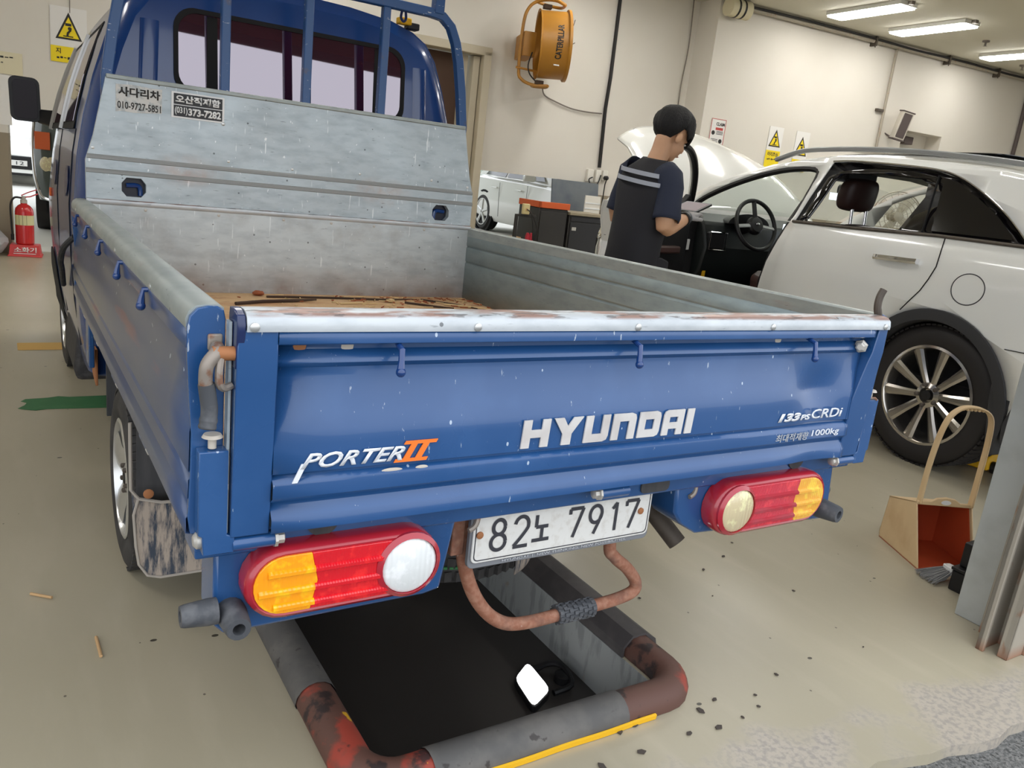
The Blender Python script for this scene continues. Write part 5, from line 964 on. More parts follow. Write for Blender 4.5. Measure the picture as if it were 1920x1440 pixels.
MB().rings([[(s, y_, z) for s, z in ((2.30, .80), (2.26, 1.0), (2.33, 1.19), (2.46, 1.26), (2.82, 1.20), (2.82, .60), (2.50, .55))] for y_ in (-.14, -.6, -1.2, -(WID - .14))]).build('dashboard', 'dash', V, smooth=30, bevel=.02)
MB().rings([[(2.26 + k, -(.56 + .22 * math.cos(t) * m_), 1.20 + .09 * math.sin(t) * m_) for t in linspace(0, PI, 12)] for k, m_ in ((.0, 1), (.14, .8))]).build('instrument_hood', 'black', V)
MB().b2((2.245, -.33, .98), (2.30, -.16, 1.12)).build('air_vent', 'black', V, bevel=.015)
MB().tube([(2.242, -.165 - .17 * a, 1.05 + .07 * b) for a, b in ((0, 1), (1, 1), (1, -1), (0, -1))], .006, 6, closed=True).build('vent_ring', 'chrome', V)
MB().b2((2.24, -1.22, 1.02), (2.27, -.94, 1.24)).build('center_display', 'screen', V, bevel=.006)
MB().b2((1.2, -.95, .5), (2.5, -1.18, .78)).build('center_console', 'dash', V, bevel=.03)
# steering wheel
sc = Vector((2.17, -.55, 1.21)); sa = Vector((-.93, 0, .36)).normalized(); su = Vector((0, 1, 0)); sv = sa.cross(su)
st = MB().tube([sc + (su * math.cos(t) + sv * math.sin(t)) * .205 for t in linspace(0, 2 * PI, 41)[:-1]], .017, 10, closed=True).build('steering_wheel', 'black', V)
MB().lathe([(.075, 0), (.075, .03), (.06, .05), (0, .055)], sc - sa * .03, sa, 20).build('airbag_cover', 'black', st)
MB().sphere(sc + sa * .028, .02, (.3, 1, .6)).build('badge', 'chrome', st)
for a in (.1, PI - .1, -PI / 2): MB().tube([sc + (su * math.cos(a) + sv * math.sin(a)) * r for r in (.05, .2)], .018, 8, flat=.5).build('spoke', 'silverrail' if a > -1 else 'black', st)
MB().cyl(sc - sa * .04, sc - sa * .25, .035).build('column', 'black', st)
def seat(w0):
    t = MB().rings([[(s, -w0 + a * hw, z + b * th) for a, b in ((-1, -1), (1, -1), (1.05, .4), (.8, 1), (-.8, 1), (-1.05, .4))] for s, z, hw, th in ((1.30, .74, .24, .08), (1.6, .76, .27, .09), (1.88, .80, .26, .08))]).build('front_seat', 'leather', V, bevel=.03)
    MB().rings([[(s + b * th, -w0 + a * hw, z) for a, b in ((-1, -1), (1, -1), (1.08, .5), (.8, 1), (-.8, 1), (-1.08, .5))] for s, z, hw, th in ((1.36, .76, .25, .08), (1.27, 1.0, .27, .08), (1.20, 1.2, .26, .07), (1.15, 1.33, .20, .055))]).build('backrest', 'leather', t, sub=2, smooth=180)
    h = MB().rings([[(s + b * th, -w0 + a * hw, z) for a, b in ((-1, -.8), (1, -.8), (1.0, .8), (.85, 1.1), (-.85, 1.1), (-1.0, .8))] for s, z, hw, th in ((1.23, 1.40, .12, .06), (1.22, 1.44, .155, .085), (1.21, 1.54, .16, .09), (1.20, 1.60, .15, .08), (1.195, 1.635, .11, .05))]).build('headrest', 'leather', t, sub=2, smooth=180)
    for k in (-.07, .07): MB().cyl((1.19, -w0 + k, 1.30), (1.20, -w0 + k, 1.42), .012).build('headrest_post', 'chrome', h)
    return t
seat(.58); seat(WID - .58)
bk = MB().rings([[(s, y, z) for s, z in ((.45, .55), (.50, .76), (.0, .82), (-.15, 1.15), (-.30, 1.15), (-.2, .55))] for y in (-.2, -(WID - .2))]).build('rear_bench', 'leather', V, bevel=.03)
# mirror and dash camera at the windscreen top, rear view sticker
rm = MB().poly(rrect(-1.18, 1.52, -.92, 1.60, .03), lambda a, b: (1.72, a, b), thick=(.03, 0, 0)).build('rear_view_mirror', 'black', V, bevel=.008)
MB().rings([[(s, y, z) for y, z in ((-.85, 1.62), (-1.2, 1.62), (-1.2, 1.72), (-.85, 1.72))] for s in (1.62, 1.78)]).build('sensor_housing', 'black', rm, bevel=.03)
MB().b2((1.715, -.90, 1.475), (1.72, -.82, 1.53)).build('paper_tag', 'screen', rm, smooth=0)  # paper tag made to glow by the screen material
# open front door, swung on its front hinges
D = thing('x', None, None); D.name = 'front_door'; D.parent = V; D.location = (2.46, -.01, 0); D.rotation_euler = (0, 0, math.radians(-68))
def dr(x, z, o=0): return (-x, o - wz(z) + .0, z)
dp = [(0.02, .46), (1.06, .46), (1.10, .80), (1.07, 1.0), (1.16, 1.20), (1.19, 1.29), (.05, 1.27), (.0, 1.0)]
# outer skin, end face and inner trim of the door
MB().poly(dp, lambda x, z: dr(x, z), cuts=[(1, .6), (1, .8), (1, 1.0), (1, 1.15), (1, 1.24)], thick=(0, -.012, 0)).build('door_skin', 'white', D, smooth=30)
ef = [(1.045, .46), (1.095, .80), (1.068, 1.0), (1.155, 1.20), (1.185, 1.29)]
MB().rings([[(-x, -wz(z) - d, z) for d in (0.0, .085)] + [(-x + .03, -wz(z) - d, z) for d in (.085, 0.0)] for x, z in ef]).build('door_edge', 'white', D, smooth=0, bevel=.004)
MB().lathe([(.02, 0), (.02, .004), (0, .005)], (-1.083, -.035, 1.06), (-1, 0, 0), 14).build('latch_plug', 'black', D)
MB().rings([[(-x + .015, -wz(z) - d, z) for d in (.085, .115)] + [(-x + .06, -wz(z) - d, z) for d in (.115, .085)] for x, z in ef]).build('door_seal', 'matteblack', D, smooth=0, bevel=.006)
MB().poly([(.06, .52), (1.02, .52), (1.06, .8), (1.04, 1.0), (1.10, 1.2), (1.12, 1.27), (.10, 1.25)], lambda x, z: (-x, -wz(z) - .09, z), thick=(0, -.03, 0)).build('door_trim', 'black', D, bevel=.02)
MB().b2((-.85, -.12, .93), (-.25, -.19, .99)).build('armrest', 'leather', D, bevel=.015)
MB().b2((-.9, -.12, .56), (-.2, -.17, .70)).build('door_pocket', 'leather', D, bevel=.02)
wf = smoothpath([(-x, -wz(z) - .05, z) for x, z in ((.06, 1.27), (.13, 1.40), (.22, 1.53), (.34, 1.64), (.48, 1.71), (.62, 1.725), (.76, 1.67), (.90, 1.56), (1.04, 1.42), (1.15, 1.28))], 4)
MB().tube(wf, .026, 8).build('window_frame', 'black', D)
MB().tube([(x, y + .024, z) for x, y, z in wf], .018, 8).build('frame_outer', 'white', D)
MB().poly([(.03, 1.26), (.26, 1.27), (.20, 1.395)], lambda x, z: (-x, -wz(z) - .03, z), thick=(0, -.05, 0)).build('mirror_sail', 'black', D, bevel=.006)
ml = MB().rings([[(-.13 + a, .03 + k, 1.32 + b) for a, b in ((-.08 * m_, -.07 * m_), (.08 * m_, -.07 * m_), (.08 * m_, .08 * m_), (-.08 * m_, .08 * m_))] for k, m_ in ((.0, .5), (.08, 1), (.26, .95), (.30, .7))]).build('side_mirror', 'white', D, bevel=.02)
for z in (.62, .95): MB().b2((-.03, -.09, z), (.05, -.03, z + .09)).build('door_hinge', 'white', D, bevel=.006)
MB().poly([(2.40, .46), (2.44, .76), (2.46, 1.1), (2.465, 1.24), (2.52, 1.24), (2.50, .46)], lambda s, z: (s, -.02 - wz(z), z), thick=(0, -.16, 0)).build('hinge_pillar', 'white', V, smooth=0)
MB().poly([(2.36, .46), (2.40, .76), (2.415, 1.1), (2.40, 1.22), (2.42, 1.22), (2.44, 1.1), (2.42, .76), (2.38, .46)], lambda s, z: (s, -.04 - wz(z), z), thick=(0, -.10, 0)).build('door_seal', 'matteblack', V, smooth=0)
MB().lathe([(.02, 0), (.02, .003), (0, .004)], (2.438, -.06, 1.03), (-1, 0, 0), 14).build('check_plug', 'black', V)
MB().b2((2.30, -.22, .70), (2.31, -.19, .85)).build('yellow_tag', 'yellow', V, smooth=0)

# ------------------------------------------------------------------ pit curb and floor marks
CL, CR, CF, CB = -.452, .520, .152, 4.2
def curb(x0, x1, yf, yb, r): return rrect(x0, yf, x1, yb, r, 7)
t = thing('pit_curb', 'rusty grey tube curb around the inspection pit, red paint on its corners', 'curb')
P = [(x, y, .012) for x, y in curb(CL, CR, CF, CB, .10)]
def flat(mb):
    mb.v = [(x, y, max(z, .0015)) for x, y, z in mb.v]; return mb
cb_ = flat(MB().tube(P, .052, 14, closed=True)).build('curb_tube', 'curbrust', t)
def sleeve(path, r=.0555, m='curbgrey', nm='rubber_sleeve'): return flat(MB().tube(path, r, 16, caps=False)).build(nm, m, t)
sleeve([(CL, y, .012) for y in linspace(.50, 4.0, 8)]); sleeve([(x, CF, .012) for x in linspace(-.30, .27, 6)])
flat(MB().rings([[(CR + a, y, z) for a, z in ((-.062, -.02), (-.064, .035), (-.03, .068), (.02, .070), (.066, .04), (.078, .0), (.075, -.004), (.06, .03), (.02, .062), (-.028, .06), (-.056, .03), (-.056, -.02))] for y in linspace(.36, 4.0, 6)])).build('rubber_flap', 'curbdark', t, smooth=40)
MB().rings([[(x, y + .0012 * math.sin(x * 25), z) for y, z in ((.092, .002), (.090, .016), (.096, .018), (.102, .014), (.102, .002))] for x in linspace(-.34, .36, 22)]).build('yellow_strip', 'yellow', t, smooth=40)
tag(MB().poly(rrect(-1.045, 4.44, -.60, 4.635, .01, 3), lambda a, b: (a, b, .0015), thick=(0, 0, .001)).build('floor_marking', 'yellow_tape', smooth=0), 'short pale yellow stripe painted on the floor left of the front wheel', 'floor marking')
gp_ = [(-1.04, 3.20), (-.99, 3.175), (-.94, 3.19), (-.6, 3.16), (-.3, 3.16), (-.3, 3.38), (-.6, 3.385), (-.83, 3.385), (-.88, 3.405), (-.93, 3.385), (-1.03, 3.375), (-1.05, 3.34), (-1.025, 3.31), (-1.035, 3.27), (-1.065, 3.22)]
tag(MB().poly(gp_, lambda a, b: (a, b, .0015), thick=(0, 0, .001)).build('floor_marking', 'green_tape', smooth=0), 'ragged green stripe painted on the floor left of the truck', 'floor marking')
def stick(p, q, r, label): tag(MB().cyl((*p, r + .002), (*q, r + .002), r, 8).build('wooden_stick', 'wood'), label, 'stick', 'wooden sticks on the floor')
stick((-1.066, 1.312), (-1.012, 1.268), .0045, 'thin wooden stick on the floor near the rear wheel'); stick((-.917, 1.005), (-.914, .905), .0045, 'thin wooden stick on the floor pointing at the left rubber stops')
rnd = random.Random(5)
fl = None
for k in range(20):
    x, y = (rnd.uniform(.1, .75), rnd.uniform(-.02, .10)) if k < 11 else (rnd.uniform(.75, 1.5), rnd.uniform(.05, .9))
    if fl is None: fl = tag(MB().poly([(-.012, -.004), (.004, -.008), (.013, .002), (.002, .008), (-.010, .005)], lambda a, b: (a, b, 0), thick=(0, 0, .003)).build('rubber_flake', 'flake', smooth=0), 'small dark flake of peeled rubber on the floor near the pit corner', 'flake', 'rubber flakes by the pit'); o = fl
    else: o = fl.copy(); COL.objects.link(o)
    o.location = (x, y, .002); o.rotation_euler = (0, 0, rnd.uniform(0, 6)); s_ = rnd.uniform(.35, 1.1) * (1 if k < 11 else .7); o.scale = (s_, s_, 1)
# glowing panel put in for the bright square on the pit cover
t = thing('pit_glow_panel', 'small glowing square panel with black bracket lying in the dark pit', 'lamp', (.27, .546, -.184))
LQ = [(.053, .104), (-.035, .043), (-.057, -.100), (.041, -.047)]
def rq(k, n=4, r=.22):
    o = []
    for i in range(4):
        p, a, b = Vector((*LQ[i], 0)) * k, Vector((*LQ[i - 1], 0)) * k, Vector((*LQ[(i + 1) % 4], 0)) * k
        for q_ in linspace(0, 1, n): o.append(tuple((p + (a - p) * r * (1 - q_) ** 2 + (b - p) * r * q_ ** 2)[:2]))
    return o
MB().poly(rq(1.10)[::-1], lambda a, b: (a, b, .0), thick=(0, 0, .022)).build('housing', 'black', t, bevel=.002); MB().poly(rq(1.0)[::-1], lambda a, b: (a, b, .0225), thick=(0, 0, .001)).build('glow_face', 'pitglow', t, smooth=0)
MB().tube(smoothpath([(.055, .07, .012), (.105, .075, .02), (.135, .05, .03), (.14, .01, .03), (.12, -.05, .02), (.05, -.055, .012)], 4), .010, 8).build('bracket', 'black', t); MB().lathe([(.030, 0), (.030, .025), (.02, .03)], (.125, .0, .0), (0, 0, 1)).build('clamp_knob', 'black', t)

# ------------------------------------------------------------------ dustpan, broom, box, jack by the door post
t = thing('dustpan', 'yellowed plastic long-handled dustpan with red-brown inside by the door post', 'dustpan', (2.057, .396, 0), (0, 0, math.atan2(-.466, .885)))
DW = .25
side = [(0, 0), (.318, 0), (.325, .03), (.31, .20), (.115, .256)]
for x in (0, DW): MB().poly(side, lambda a, b, x=x: (x, a, b), thick=(.006 if x == 0 else -.006, 0, 0)).build('side_wall', 'dustpan', t, bevel=.002)
MB().rings([[(x, y, z) for y, z in ((.312, .0), (.325, .03), (.31, .20), (.303, .20), (.317, .03), (.304, .004))] for x in (0, DW)]).build('back_wall', 'dustpan', t, bevel=.002)
MB().poly([(0, .115), (DW, .115), (DW, .31), (0, .31)], lambda a, b: (a, b, .256 - (b - .115) * .287), thick=(0, 0, -.006)).build('top_wall', 'dustpan', t)
MB().b2((0, 0, .0), (DW, .318, .005)).build('pan_floor', 'rustred', t)
MB().rings([[(x, y, z) for y, z in ((.30, .006), (.316, .03), (.302, .19), (.298, .19), (.296, .006))] for x in (.008, DW - .008)]).build('inner_back', 'rustred', t)
for x in (.0075, DW - .0105): MB().poly([(.012, .006), (.30, .006), (.30, .19), (.125, .245)], lambda a, b, x=x: (x, a, b), thick=(.003, 0, 0)).build('inner_side', 'rustred', t)
MB().rings([[(x, y, z) for y, z in ((.108, .245), (.108, .262 + h), (.120, .262 + h), (.120, .245))] for x, h in ((0, 0), (.06, .0), (.085, .016), (.125, .022), (.165, .016), (.19, 0), (DW, 0))]).build('front_lip', 'dustpan', t, bevel=.003)
MB().poly(circ(.125, .262, .022, 18, ry=.010), lambda a, b: (a, .1075, b), thick=(0, -.001, 0)).build('paper_badge', 'paper', t)
hnd = smoothpath([(.012, .115, .25), (.012, .113, .40), (.022, .11, .54), (.045, .11, .63), (.085, .11, .672), (.135, .11, .682), (.19, .11, .672), (.225, .11, .635), (.238, .112, .54), (.240, .114, .40), (.24, .115, .25)], 5)
MB().bar(hnd, .009, .034, up=(0, 1, 0)).build('handle', 'dustpan', t, bevel=.004)
for k in range(7): MB().b2((.085 + k * .017, .094, .667), (.093 + k * .017, .126, .6765)).build('grip_ridge', 'dustpan', t, bevel=.003)
t = thing('hand_broom', 'small broom with grey bristles lying in front of the dustpan', 'broom', (2.03, .320, 0), (0, 0, math.radians(-22)))
mb = MB(); r9 = random.Random(3)
for k in range(90): a = r9.uniform(-1, 1); b = r9.uniform(-1, 1); mb.tube([(.075 + b * .006, a * .02, .045 + b * .008), (.03, a * .04, .028 + b * .01), (-.025 + r9.uniform(-.02, .01), a * .058, .006 + abs(b) * .010)], .0016, 4)
tag(mb.build('bristles', 'bristle', t), kind='stuff')
MB().rings([[(x, a * w_, .045 + b * h) for a, b in ((-1, -1), (1, -1), (1, 1), (-1, 1))] for x, w_, h in ((.06, .026, .016), (.085, .024, .018), (.105, .012, .012))]).build('ferrule', 'paper', t, bevel=.004)
MB().cyl((.10, 0, .045), (.16, 0.012, .06), .010).build('handle', 'paper', t)
t = thing('plastic_box', 'black plastic box with stepped lid standing behind the door post', 'box', (2.02, .145, 0))
MB().b2((0, 0, 0), (.36, .10, .085)).build('box', 'black', t, bevel=.006); MB().b2((-.004, -.004, .085), (.364, .104, .098)).build('rim', 'black', t, bevel=.003); MB().b2((.03, .008, .098), (.34, .095, .20)).build('lid', 'black', t, bevel=.006)
t = thing('floor_jack', 'orange floor jack lying behind the rear wheel of the white SUV', 'jack', (4.06, 1.15, 0), (0, 0, .15))
MB().rings([[(x, y, z) for y, z in ((-.07, .02), (.07, .02), (.06, h), (-.06, h))] for x, h in ((-.32, .09), (-.2, .13), (.25, .12), (.4, .07))]).build('jack_frame', 'yellow', t, bevel=.01)
for x in (-.25, .3):
    for y in (-.09, .09): MB().cyl((x, y - .02, .035), (x, y + .02, .035), .035).build('caster', 'black', t)
MB().cyl((-.2, 0, .12), (-.55, 0, .30), .015).build('handle', 'orange', t)

# ------------------------------------------------------------------ extinguisher corner at the far left
t = thing('extinguisher_stand', 'red plastic extinguisher stand with white lettering by the wall corner', 'stand', W(-1.715, 8.52, 0), (0, 0, WALLROT))
MB().rings([[(a * k, b * k, z) for a, b in ((-.155, -.11), (.155, -.11), (.155, .11), (-.155, .11))] for k, z in ((1.0, 0), (1.0, .012), (.93, .02), (.86, .115), (.82, .12))]).build('base', 'ext_stand', t, bevel=.004)
text('소화기', 'print_white', t, (-.095, -.106, .045), XA, (0, .13, 1), .055, .2, bold=.02); MB().box((0, -.105, .033), (.2, .003, .006)).build('white_line', 'print_white', t)
t = thing('fire_extinguisher', 'red fire extinguisher with pale label standing on the red stand', 'extinguisher', W(-1.715, 8.52, .122), (0, 0, WALLROT))
MB().lathe([(.0, .0), (.075, .0), (.085, .012), (.085, .33), (.078, .365), (.055, .395), (.03, .41), (.03, .43), (0, .43)], seg=28).build('cylinder', 'ext_red', t); MB().lathe([(.0862, .20), (.0862, .30)], seg=28, caps=False).build('label', 'ext_label', t)
for k in (-.5, -.1, .3): MB().box((.087 * math.sin(k), -.087 * math.cos(k), .25), (.002, .002, .10), (0, 0, k)).build('label_line', 'print_black', t)
MB().lathe([(.032, .42), (.032, .45), (.02, .46), (.02, .49)], seg=14).build('valve', 'bolt', t); MB().bar([(-.02, 0, .475), (.06, 0, .49), (.13, 0, .525)], .022, .012).build('carry_handle', 'ext_red', t); MB().bar([(-.02, 0, .495), (.04, 0, .53), (.12, 0, .565)], .022, .010).build('squeeze_lever', 'ext_red', t)
MB().tube(smoothpath([(-.02, 0, .47), (-.08, -.02, .47), (-.115, -.03, .40), (-.115, -.03, .25), (-.108, -.03, .10)], 5), .010, 8).cyl((-.108, -.03, .10), (-.108, -.03, .04), .016).build('hose', 'cable', t)
mb = MB(); r5 = random.Random(11)
mb.sphere((0, 0, .14), .16, (1.25, 1.0, .9), 22); mb.v = [(x + r5.uniform(-.018, .018), y + r5.uniform(-.018, .018), max(.002, z + r5.uniform(-.02, .02))) for x, y, z in mb.v]
o = mb.build('plastic_bag', 'plasticbag', smooth=25); o.location = W(-2.06, 8.42, 0); tag(o, 'crumpled grey plastic bag on the floor at the far wall corner', 'bag')

# ------------------------------------------------------------------ cabinets and clutter under the wall opening
def IW(name, label, cat, x, y, z=0, group=None): return thing(name, label, cat, W(x, y, z), (0, 0, WALLROT), group)
t = IW('storage_cabinet', 'black storage cabinet with orange rimmed top beside the wall opening', 'cabinet', 3.79, 7.6); MB().b2((0, 0, .03), (.405, .55, 1.04)).build('body', 'cabinet', t, bevel=.008); MB().b2((.02, -.015, .06), (.385, 0, 1.0)).build('door', 'cabinet', t, bevel=.006)
MB().b2((-.01, -.02, 1.04), (.42, .02, 1.115)).b2((-.01, -.02, 1.04), (.02, .56, 1.115)).build('orange_rim', 'orange', t, bevel=.004); MB().b2((.0, 0, 0), (.405, .55, .03)).build('plinth', 'black', t)
t = IW('storage_cabinet', 'black storage cabinet with beige lid, right of the orange topped one', 'cabinet', 4.215, 7.58); MB().b2((0, 0, .03), (.56, .55, .985)).build('body', 'cabinet', t, bevel=.008); MB().b2((.02, -.015, .06), (.54, 0, .90)).build('door', 'black', t, bevel=.006); MB().b2((.02, -.012, .91), (.54, 0, .97)).build('drawer', 'black', t, bevel=.004); MB().b2((-.005, -.03, .985), (.60, .56, 1.02)).build('lid', 'beige_lid', t, bevel=.004); MB().b2((0, 0, 0), (.56, .55, .03)).build('plinth', 'black', t)
MB().b2((.04, -.03, .80), (.10, -.015, .84)).build('handle', 'bolt', t)
t = IW('stained_board', 'stained grey board leaning in the wall opening behind the cabinets', 'board', 4.44, 8.3); MB().rings([[(x, y, z) for y, z in ((0, 0), (.03, 0), (.27, 1.40), (.24, 1.40))] for x in (0, .73)]).build('sheet', 'greyboard', t)
t = IW('white_panel', 'white panel with silver lines in front of the stained board', 'panel', 4.80, 8.22); MB().b2((0, 0, 0), (.24, .02, 1.235)).build('sheet', 'outlet', t)
for z in (1.06, 1.13): MB().b2((.0, -.006, z), (.24, 0, z + .012)).build('silver_line', 'steel', t)
t = IW('low_bench', 'low dark metal bench with raised frame left of the black cabinets', 'bench', 3.42, 7.58); MB().b2((0, 0, .56), (.34, .45, .60)).build('top', 'cabinet', t, bevel=.004)
for x in (.02, .32):
    for y in (.03, .42): MB().b2((x - .015, y - .015, 0), (x + .015, y + .015, .56)).build('leg', 'cabinet', t)
MB().bar([(.07, .02, .60), (.07, .02, .925), (.33, .02, .925)], .04, .035, up=(0, 1, 0)).build('frame', 'cabinet', t)
t = IW('table_socket', 'beige double socket with two cords fixed on the bench frame', 'socket', 3.59, 7.575, .945); MB().b2((-.045, -.03, 0), (.045, .02, .125)).build('box', 'socket', t, bevel=.008); MB().box((.0, -.034, .06), (.03, .008, .03)).build('plug', 'wood', t, bevel=.004)
for k in (0, .05): MB().tube(smoothpath([(.0, -.04, .06), (.05, -.06, .02), (.09 + k, -.06, -.12), (.12 + k * 1.5, -.04, -.30)], 4), .006, 6).build('cord', 'cable', t)
for k, x in enumerate((3.70, 3.75)):
    o = tag(MB().rings([[(a, b, z) for a, b in ((-w_, -.02), (w_, -.02), (w_, .02), (-w_, .02))] for z, w_ in ((.0, .025), (.08, .02), (.12, .008))]).build('cable_clamp', 'redclamp', bevel=.003), ('red clamp standing on the low bench, left of the pair', 'red clamp standing on the low bench, touching the black cabinet')[k], 'clamp', 'red clamps'); o.matrix_world = Matrix.Translation(W(x, 7.66, .60)) @ Matrix.Rotation(WALLROT, 4, 'Z')
o = tag(MB().b2((0, 0, 0), (.14, .1, .06)).build('wood_block', 'wood', bevel=.004), 'small raw wooden block on the low bench', 'block'); o.matrix_world = Matrix.Translation(W(3.47, 7.65, .60)) @ Matrix.Rotation(WALLROT, 4, 'Z')
t = IW('pedestal_fan', 'clear bladed pedestal fan seen through the car windows', 'fan', 8.55, 6.5)
MB().lathe([(.20, 0), (.20, .02), (.03, .04), (.02, .06), (.02, 1.25)], seg=20).build('stand', 'speakerbody', t); MB().lathe([(.06, -.1), (.07, 0), (.06, .12), (0, .14)], (0, -.1, 1.42), (-.5, -1, .05)).build('motor', 'rail', t)
ax = Vector((-.55, -1, .05)).normalized(); u_ = ax.orthogonal().normalized(); v_ = ax.cross(u_); c0 = Vector((0, -.13, 1.42)); mb = MB()
for r in (.06, .12, .18, .24, .30, .33): mb.tube([c0 + (u_ * math.cos(a) + v_ * math.sin(a)) * r + ax * .09 * (1 - (r / .34) ** 2) for a in linspace(0, 2 * PI, 37)[:-1]], .005 if r < .33 else .010, 5, closed=True)
for k in range(20): a = k * PI / 10; mb.cyl(c0 + (u_ * math.cos(a) + v_ * math.sin(a)) * .06 + ax * .09, c0 + (u_ * math.cos(a) + v_ * math.sin(a)) * .33, .003, 4)
mb.build('guard', 'rail', t)
for k in range(4): a = k * PI / 2 + .4; d_ = u_ * math.cos(a) + v_ * math.sin(a); q_ = ax.cross(d_); MB().add([c0 + d_ * .04 - q_ * .04, c0 + d_ * .28 - q_ * .10 + ax * .02, c0 + d_ * .30 + q_ * .08 - ax * .02, c0 + d_ * .04 + q_ * .04], [(0, 1, 2, 3)]).build('fan_blade', 'blade', t, solid=.003)

# ------------------------------------------------------------------ cars outside the wall openings
def sedan(label, loc, rot, plate=None):
    t = thing('sedan', label, 'car', loc, (0, 0, rot))
    def sec(s, hw, z0, z1): return [(s, y, z) for y, z in ((-hw * .92, z0), (-hw, z0 + .1), (-hw * 1.0, z0 + (z1 - z0) * .55), (-hw * .96, z1 - .05), (-hw * .86, z1), (-hw * .4, z1 + .025), (hw * .4, z1 + .025), (hw * .86, z1), (hw * .96, z1 - .05), (hw, z0 + (z1 - z0) * .55), (hw, z0 + .1), (hw * .92, z0))]
    MB().rings([sec(*q) for q in ((-1.02, .70, .36, .86), (-.98, .82, .28, .95), (-.8, .89, .22, 1.0), (-.3, .92, .2, 1.0), (.5, .92, .19, .985), (1.4, .92, .19, .965), (2.1, .92, .19, .94), (2.8, .91, .2, .885), (3.3, .88, .21, .80), (3.6, .80, .23, .72), (3.72, .68, .28, .62))]).build('body', 'white', t, smooth=40)
    cab = MB().rings([[(s, y, z) for y, z in ((-w0, z0), (-w1, z1), (-w1 * .8, z1 + .02), (w1 * .8, z1 + .02), (w1, z1), (w0, z0))] for s, w0, z0, w1, z1 in ((-.62, .74, .99, .70, 1.04), (.0, .80, .98, .62, 1.36), (.5, .82, .98, .62, 1.43), (1.1, .82, .97, .62, 1.43), (1.5, .82, .96, .61, 1.37), (2.25, .80, .93, .72, .97))]).build('cabin', 'white', t, smooth=30)
    def sd(s, z, sg): w0, z0, w1, z1 = interp([(-.62, .74), (.0, .80), (.5, .82), (2.25, .80)], s), .98, interp([(-.62, .7), (0, .62), (1.5, .61), (2.25, .72)], s), interp([(-.62, 1.04), (0, 1.36), (.5, 1.43), (1.1, 1.43), (1.5, 1.37), (2.25, .97)], s); k = min(1, max(0, (z - z0) / max(.05, z1 - z0))); return (s, sg * (w0 + (w1 - w0) * k + .008), z)
    for sg in (-1, 1):
        for pts in ([(-.28, 1.02), (.05, 1.33), (.42, 1.385), (.62, 1.385), (.60, 1.0)], [(.66, 1.0), (.68, 1.385), (1.1, 1.385), (1.42, 1.33), (1.95, 1.0)]): MB().poly(pts, lambda s, z: sd(s, z, sg), cuts=[(1, 1.1), (1, 1.25), (0, .3), (0, 1.1)], thick=(0, sg * .004, 0)).build('side_window', 'gloss_black', cab, smooth=30)
        for s, n_ in ((0, 'rear_wheel'), (2.85, 'front_wheel')):
            MB().lathe([(.40, -.05), (.40, .012), (.36, .014), (.36, -.05)], (s, sg * .90, .34), (0, sg, 0), 28, caps=False).build('wheel_arch', 'matteblack', t)
            w_ = MB().lathe([(.25, -.2), (.33, -.19), (.335, -.02), (.30, .02), (.24, .02), (.24, .0), (0, -.02)], (s, sg * .905, .335), (0, sg, 0), 32, caps=False).build(n_, 'suvtire', t)
            for k in range(5): a = k * 2 * PI / 5 + .3; MB().rings([[(s + math.cos(a) * r + math.sin(a) * b, sg * (.905 + .022 + c_), .335 + math.sin(a) * r - math.cos(a) * b) for b, c_ in ((-q_, -.01), (q_, -.01), (q_ * .6, .01), (-q_ * .6, .01))] for r, q_ in ((.02, .03), (.12, .028), (.235, .045))]).build('spoke', 'alloy', w_)
            MB().lathe([(.245, .01), (.245, .026), (.23, .026), (.23, .01)], (s, sg * .905, .335), (0, sg, 0), 32, caps=False).build('rim', 'alloy', w_)
        for s in (.42, 1.32): MB().rings([[(s + a, sg * (.915 + d), .80 + b) for d, b in ((0, -.015), (.03, -.01), (.03, .01), (0, .015))] for a in (-.11, .11)]).build('door_handle', 'white', t, bevel=.006)
        for s in (-.32, .62, 1.62): MB().bar([(s + .02 * math.sin(z * 6), sg * .922, z) for z in (.3, .5, .7, .9)], .004, .008, up=(1, 0, 0)).build('door_seam', 'clad', t)
        MB().rings([[(1.80 + a, sg * (.98 + d), 1.02 + b) for a, b in ((-.07 * k, -.06 * k), (.07 * k, -.05 * k), (.06 * k, .07 * k), (-.07 * k, .07 * k))] for d, k in ((-.08, .5), (-.02, .95), (.10, 1), (.15, .6))]).build('side_mirror', 'white', t, bevel=.02)
        MB().poly([(3.45, .62), (3.62, .60), (3.50, .73), (3.25, .77)], lambda s, z: (s, sg * (.86 - (s - 3.2) * .2), z), thick=(0, sg * .03, 0)).build('headlamp', 'clearlens', t)
    MB().b2((3.60, -.55, .35), (3.74, .55, .62)).build('grille', 'black', t, bevel=.02); MB().b2((3.55, -.80, .22), (3.70, .80, .34)).build('lower_grille', 'black', t, bevel=.02)
    MB().poly([(1.55, -.56), (2.2, -.68), (2.2, .68), (1.55, .56)], lambda s, y: (s, y, 1.37 - (s - 1.5) * .535 + .014), thick=(0, 0, .004)).build('windscreen', 'gloss_black', cab)
    if plate: p_ = MB().b2((3.74, -.26, .42), (3.755, .26, .53)).build('number_plate', 'plate', t); text(plate, 'ink', p_, (3.757, -.2, .44), (0, 1, 0), UP, .07, .4)
    return t
sedan('white sedan parked outside the low wall opening, seen from its side', (7.475, 12.21, .336), math.radians(-92.5))
sedan('white car outside behind the fire extinguisher, plate facing the hall', (-.86, 22.8, .001), math.radians(-90), '31 12')
t = IW('delivery_van', 'dark van with orange turn lamp outside the opening by the truck mirror', 'van', -.78, 10.5)
